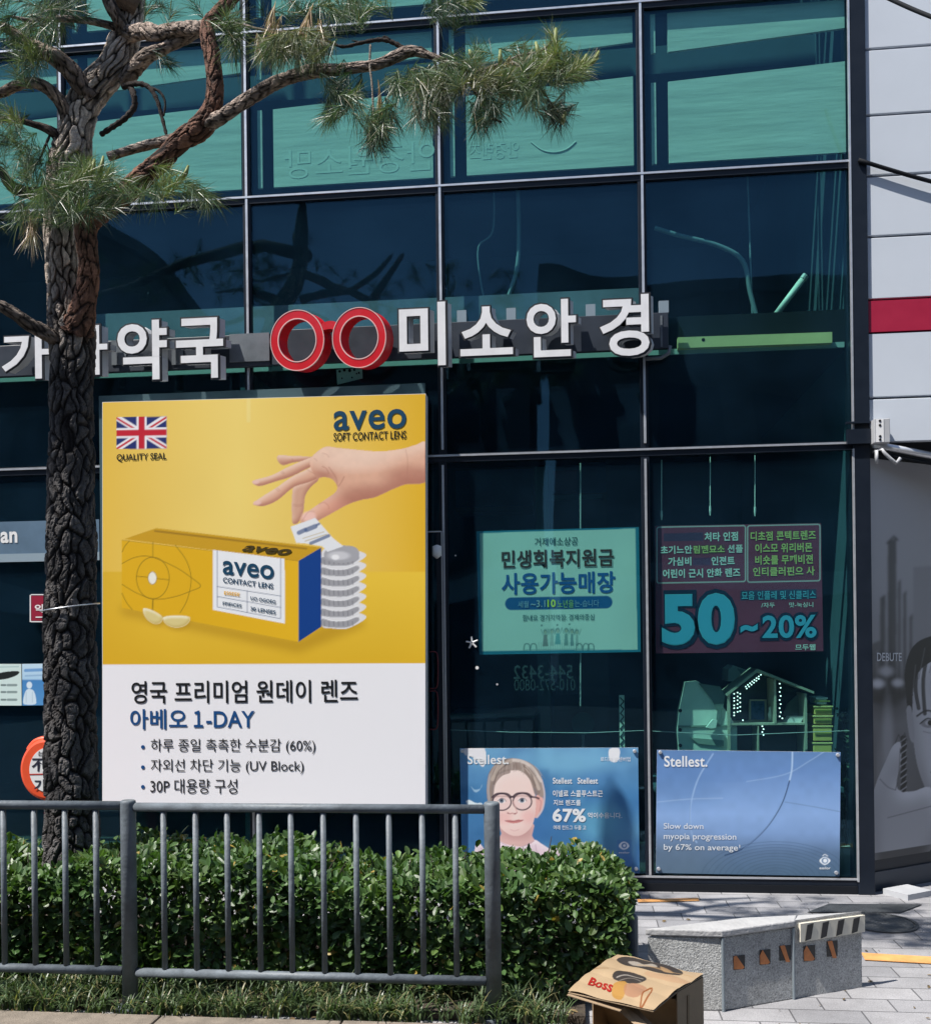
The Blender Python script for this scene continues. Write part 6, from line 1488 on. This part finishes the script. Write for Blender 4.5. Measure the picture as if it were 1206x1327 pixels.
# needles: tufts of long curved blades
nv, nf, nc = [], [], []
rn = np.random.default_rng(21)
def tuft(px, py, d, ang, n=50, ln=27, spread=.8, col=(.088, .138, .072), droop=.5, wid=.0011, at=None):
    """ang: picture angle of the shoot (degrees, 0 right, 90 up)"""
    c = np.array(P(px, py, YT + d)) if at is None else np.array(at); a = math.radians(ang)
    ax = np.array([math.cos(a), rn.uniform(-.5, .5), math.sin(a)]); ax /= np.linalg.norm(ax)
    e1 = np.cross(ax, [0.1, 1, .05]); e1 /= np.linalg.norm(e1); e2 = np.cross(ax, e1)
    sc_ = YT / FPX; Lr = ln * 1.14 * sc_
    for q in range(n):
        back_ = rn.random() * .9
        p0_ = c - ax * Lr * back_
        ph = rn.uniform(0, 2 * math.pi); sp = spread * (.35 + .9 * rn.random())
        d0 = ax * math.cos(sp) + (e1 * math.cos(ph) + e2 * math.sin(ph)) * math.sin(sp)
        L = Lr * rn.uniform(.7, 1.12); g = np.array([0, 0, -1.0]) * droop * rn.uniform(.3, 1.0)
        sd_ = np.cross(d0, [rn.normal(), rn.normal(), rn.normal()]); sd_ /= np.linalg.norm(sd_) + 1e-9
        o = len(nv); k = 4
        for j in range(k + 1):
            t = j / k; pt = p0_ + d0 * L * t + g * L * t * t * .5; ww = wid * (1 - t ** 3 * .85)
            nv.append(pt - sd_ * ww); nv.append(pt + sd_ * ww)
        nf.extend([(o + 2*j, o + 2*j + 1, o + 2*j + 3, o + 2*j + 2) for j in range(k)])
        cc = np.array(col) * rn.uniform(.6, 1.35); cc[0] *= rn.uniform(.85, 1.25)
        if rn.random() < .06: cc = np.array((.30, .26, .17)) * rn.uniform(.6, 1.1)
        nc.extend([cc] * (2 * k + 2))
GRN, DRK, BRN, YG = (.088, .138, .075), (.042, .078, .05), (.42, .32, .2), (.15, .19, .075)
def cloud(cx, cy, rx, ry, n, d=-.2, a0=90, sp=90, **k):
    rx, ry = rx * 1.06, ry * 1.08
    for _ in range(int(n * 1.08 + .5)):
        t = rn.uniform(0, 6.28); r = math.sqrt(rn.random())
        tuft(cx + rx * r * math.cos(t), cy + ry * r * math.sin(t), d + rn.uniform(-.22, .22), a0 + rn.uniform(-sp, sp), **k)
# collar of foliage round the trunk
cloud(60, 225, 55, 24, 17, -.25, 160, 120, ln=27); cloud(104, 240, 32, 32, 18, -.3, 90, 110, ln=28); cloud(150, 236, 24, 18, 7, -.34, 40, 90, ln=27); cloud(70, 262, 34, 16, 8, -.3, 220, 80, ln=27); cloud(100, 268, 45, 18, 13, -.3, 250, 70, ln=26, col=DRK)
cloud(122, 222, 16, 14, 6, -.38, 80, 60, ln=30, col=YG); cloud(20, 205, 28, 25, 9, -.25, 150, 100, ln=26); cloud(140, 262, 16, 10, 5, -.3, 320, 60, ln=26, col=DRK)
cloud(190, 248, 30, 12, 7, -.28, 330, 80, ln=25); cloud(222, 232, 26, 16, 8, -.3, 30, 70, ln=25, col=YG); cloud(250, 250, 22, 12, 6, -.32, 340, 60, ln=25); cloud(275, 262, 12, 6, 3, -.32, 300, 50, ln=26)
cloud(8, 165, 18, 20, 6, -.2, 200, 90, ln=26); cloud(12, 150, 8, 8, 3, -.2, 100, 50, ln=26, col=YG)
# brown hanging tuft at the left, below the collar
for _ in range(4): tuft(36 + rn.uniform(-5, 8), 298 + rn.uniform(-8, 8), -.25, 265 + rn.uniform(-20, 25), n=34, ln=36, spread=.35, col=(.34, .28, .2))
cloud(22, 280, 10, 12, 3, -.25, 240, 40, ln=26); tuft(2, 290, -.2, 330, 26, 20)
# upper left
cloud(40, 12, 55, 18, 15, -.15, 100, 120, ln=27, col=(.085, .125, .095)); cloud(95, 12, 30, 16, 8, -.15, 80, 90, ln=26, col=DRK); cloud(18, 40, 22, 18, 8, -.15, 180, 90, ln=27); cloud(48, 40, 24, 10, 5, -.15, 250, 60, ln=26)
cloud(28, 80, 22, 16, 7, -.18, 200, 90, ln=25); cloud(40, 66, 10, 14, 3, -.2, 90, 40, ln=24, col=YG); cloud(66, 48, 10, 10, 3, -.15, 270, 40, ln=26)
# top centre and top right of the trunk
cloud(300, 28, 18, 16, 8, -.3, 60, 100, ln=28); cloud(300, 62, 12, 8, 4, -.3, 270, 40, ln=28); cloud(222, 82, 10, 6, 3, -.15, 320, 40, ln=22, col=DRK); cloud(215, 6, 40, 8, 5, .0, 60, 90, ln=25, col=DRK); cloud(385, 10, 50, 8, 8, -.2, 60, 100, ln=26, col=DRK)
cloud(470, 6, 45, 10, 11, -.25, 20, 110, ln=26); cloud(440, 18, 12, 6, 4, -.3, 280, 50, ln=26); cloud(585, 10, 24, 12, 10, -.3, 330, 100, ln=27, col=DRK); cloud(616, 4, 6, 5, 3, -.32, 10, 50, ln=22, col=YG)
# middle tuft mass with dead brown shoots
cloud(365, 60, 24, 14, 11, -.4, 250, 100, ln=27, col=(.15, .17, .095)); cloud(405, 62, 20, 16, 11, -.42, 270, 90, ln=27, col=(.13, .16, .085)); cloud(345, 72, 10, 10, 4, -.4, 240, 40, ln=28); cloud(384, 78, 24, 6, 5, -.42, 270, 50, ln=24, col=DRK)
for x, y in ((352, 28), (358, 34), (396, 28), (399, 34), (416, 46), (420, 50), (335, 62)): tuft(x, y, -.42, 268 + rn.uniform(-25, 25), n=34, ln=24, spread=.34, col=BRN, wid=.0017)
# hanging tufts below the long branch
cloud(436, 118, 10, 16, 8, -.44, 270, 45, ln=25, col=DRK); cloud(424, 146, 10, 8, 5, -.44, 220, 60, ln=24); cloud(456, 130, 12, 14, 6, -.44, 290, 60, ln=24); cloud(486, 160, 16, 12, 9, -.45, 280, 80, ln=24); cloud(484, 182, 8, 12, 7, -.45, 268, 40, ln=23, col=DRK); cloud(506, 150, 12, 10, 5, -.45, 320, 50, ln=24, col=DRK)
for _ in range(2): tuft(492, 128, -.46, 272, n=24, ln=22, spread=.2, col=BRN, wid=.0016)
cloud(530, 112, 18, 12, 10, -.45, 270, 70, ln=26); cloud(548, 136, 14, 22, 9, -.45, 270, 50, ln=26, col=(.12, .14, .1)); cloud(562, 100, 16, 14, 7, -.46, 300, 80, ln=26)
# the end of the long branch
cloud(590, 86, 24, 12, 10, -.46, 60, 110, ln=25); cloud(580, 112, 22, 16, 11, -.46, 270, 70, ln=25, col=(.12, .14, .1)); cloud(575, 150, 12, 16, 6, -.46, 270, 40, ln=26); cloud(640, 100, 24, 18, 14, -.5, 100, 120, ln=25, col=(.14, .155, .095)); cloud(650, 120, 24, 10, 9, -.5, 270, 60, ln=25)
cloud(632, 152, 22, 16, 13, -.48, 260, 60, ln=24, col=DRK); cloud(676, 88, 22, 18, 14, -.5, 90, 120, ln=25); cloud(702, 74, 22, 16, 12, -.52, 80, 90, ln=25, col=YG); cloud(716, 58, 8, 12, 5, -.52, 90, 35, ln=25, col=YG)
cloud(690, 118, 22, 14, 9, -.5, 270, 60, ln=25); cloud(722, 148, 16, 14, 9, -.5, 280, 80, ln=25, col=(.07, .1, .075)); cloud(735, 92, 20, 10, 9, -.52, 310, 60, ln=24); cloud(752, 80, 12, 8, 5, -.52, 50, 50, ln=22, col=YG); cloud(612, 66, 16, 8, 4, -.48, 100, 60, ln=22)
for _ in range(2): tuft(655, 92, -.52, 250, n=26, ln=18, spread=.5, col=BRN, wid=.0016)
cloud(-60, 20, 40, 40, 8, -.15, 180, 100, ln=27); cloud(-50, 380, 30, 20, 6, -.3, 200, 90, ln=27)
# an unseen limb added overhead, reaching forward to shade the lower trunk
tb0 = P(93, 600, YT); h0 = P(172, -45, YT)
shade_limb = [Vector((h0.x, h0.y + .05, 4.80)), Vector((tb0.x - .15, YT - .30, 5.04)), Vector((tb0.x - 1.0, YT - .68, 5.06)), Vector((tb0.x - 1.7, YT - 1.07, 5.04)), Vector((tb0.x - 2.35, YT - 1.46, 5.08))]
mb = MB(); mb.tube(shade_limb, [.055, .05, .04, .03, .015], 12, (.2, .15, .12)); build('limb', mb, M_bark, tree, uselcol=True, smooth=True)
for _ in range(32):
    t = rn.uniform(.44, 1.05); q = np.array(shade_limb[0].lerp(shade_limb[-1], t)) + np.array([rn.normal(0, .13), rn.normal(0, .13), rn.uniform(-.05, .25)]); tuft(0, 0, 0, rn.uniform(30, 150), n=44, at=q, wid=.0016)
nmb = MB(); nmb.add(np.array(nv), nf, np.array(nc))
build('needles', nmb, leaf_mat('pine_needles', .42, .2), tree, uselcol=True)
# young upright shoots (candles)
mb = MB()
for x, y, dx, dy, d in ((118, 232, 4, -26, -.4), (128, 226, 6, -24, -.4), (236, 232, 8, -18, -.34), (720, 62, 0, -26, -.53), (702, 76, -8, -22, -.53), (764, 84, 12, -18, -.53), (752, 84, 8, -14, -.53), (648, 84, 0, -20, -.5), (14, 152, 1, -14, -.2), (40, 80, 1, -14, -.2), (612, 74, -4, -10, -.48), (728, 160, 4, -16, -.5)):
    a = P(x, y, YT + d); b = P(x + dx, y + dy, YT + d); m_ = a.lerp(b, .5) + Vector((dx * .0006, 0, 0)); mb.tube([a, m_, b], [.0095, .010, .005], 8, (.20, .23, .08))
build('shoot', mb, M_print, tree, uselcol=True, smooth=True)

# ================================================================== ACROSS THE STREET (seen only as reflections in the glass)
M_opp = mat('facade_opposite', (.16, .155, .15), .8, noise=.15, nscale=.6); M_oppd = mat('opposite_glass', (.02, .025, .03), .2)
for k, (x0, x1, h, y0, lb) in enumerate(((-30, -13.5, 13.5, -15, 'grey office block across the street, reflected at the left of the glass front'), (-13, -1.0, 9.6, -14.5, 'low shop block across the street, reflected in the middle of the glass front'), (-.5, 13, 11.2, -15.5, 'taller shop block across the street, reflected at the right of the glass front'), (13.5, 34, 16, -15, 'grey tower block across the street, reflected at the far right'))):
    ob = empty('street_building', ((x0 + x1) / 2, y0 - 4, -.13), lb, 'building')
    mb = MB(); mb.box((x0, y0 - 8, -.128), (x1, y0, h)); build('wall', mb, M_opp, ob)
    mb = MB(); mb.box((x0 - .15, y0 - 8.1, h + .002), (x1 + .15, y0 + .35, h + .35)); build('roof', mb, M_opp, ob)
    z = 3.6
    while z + 1.6 < h:
        x = x0 + .8
        while x + 1.6 < x1:
            mb = MB(); mb.box((x, y0 + .004, z), (x + 1.5, y0 + .03, z + 1.5)); build('window', mb, M_oppd, ob); x += 2.2
        z += 3.1
    mb = MB(); mb.box((x0 + .5, y0 + .004, .1), (x1 - .5, y0 + .05, 2.7)); build('shopfront', mb, M_oppd, ob)
    mb = MB(); mb.box((x0 + .3, y0 + .002, 2.8), (x1 - .3, y0 + .5, 3.4)); build('fascia', mb, M_blind, ob)
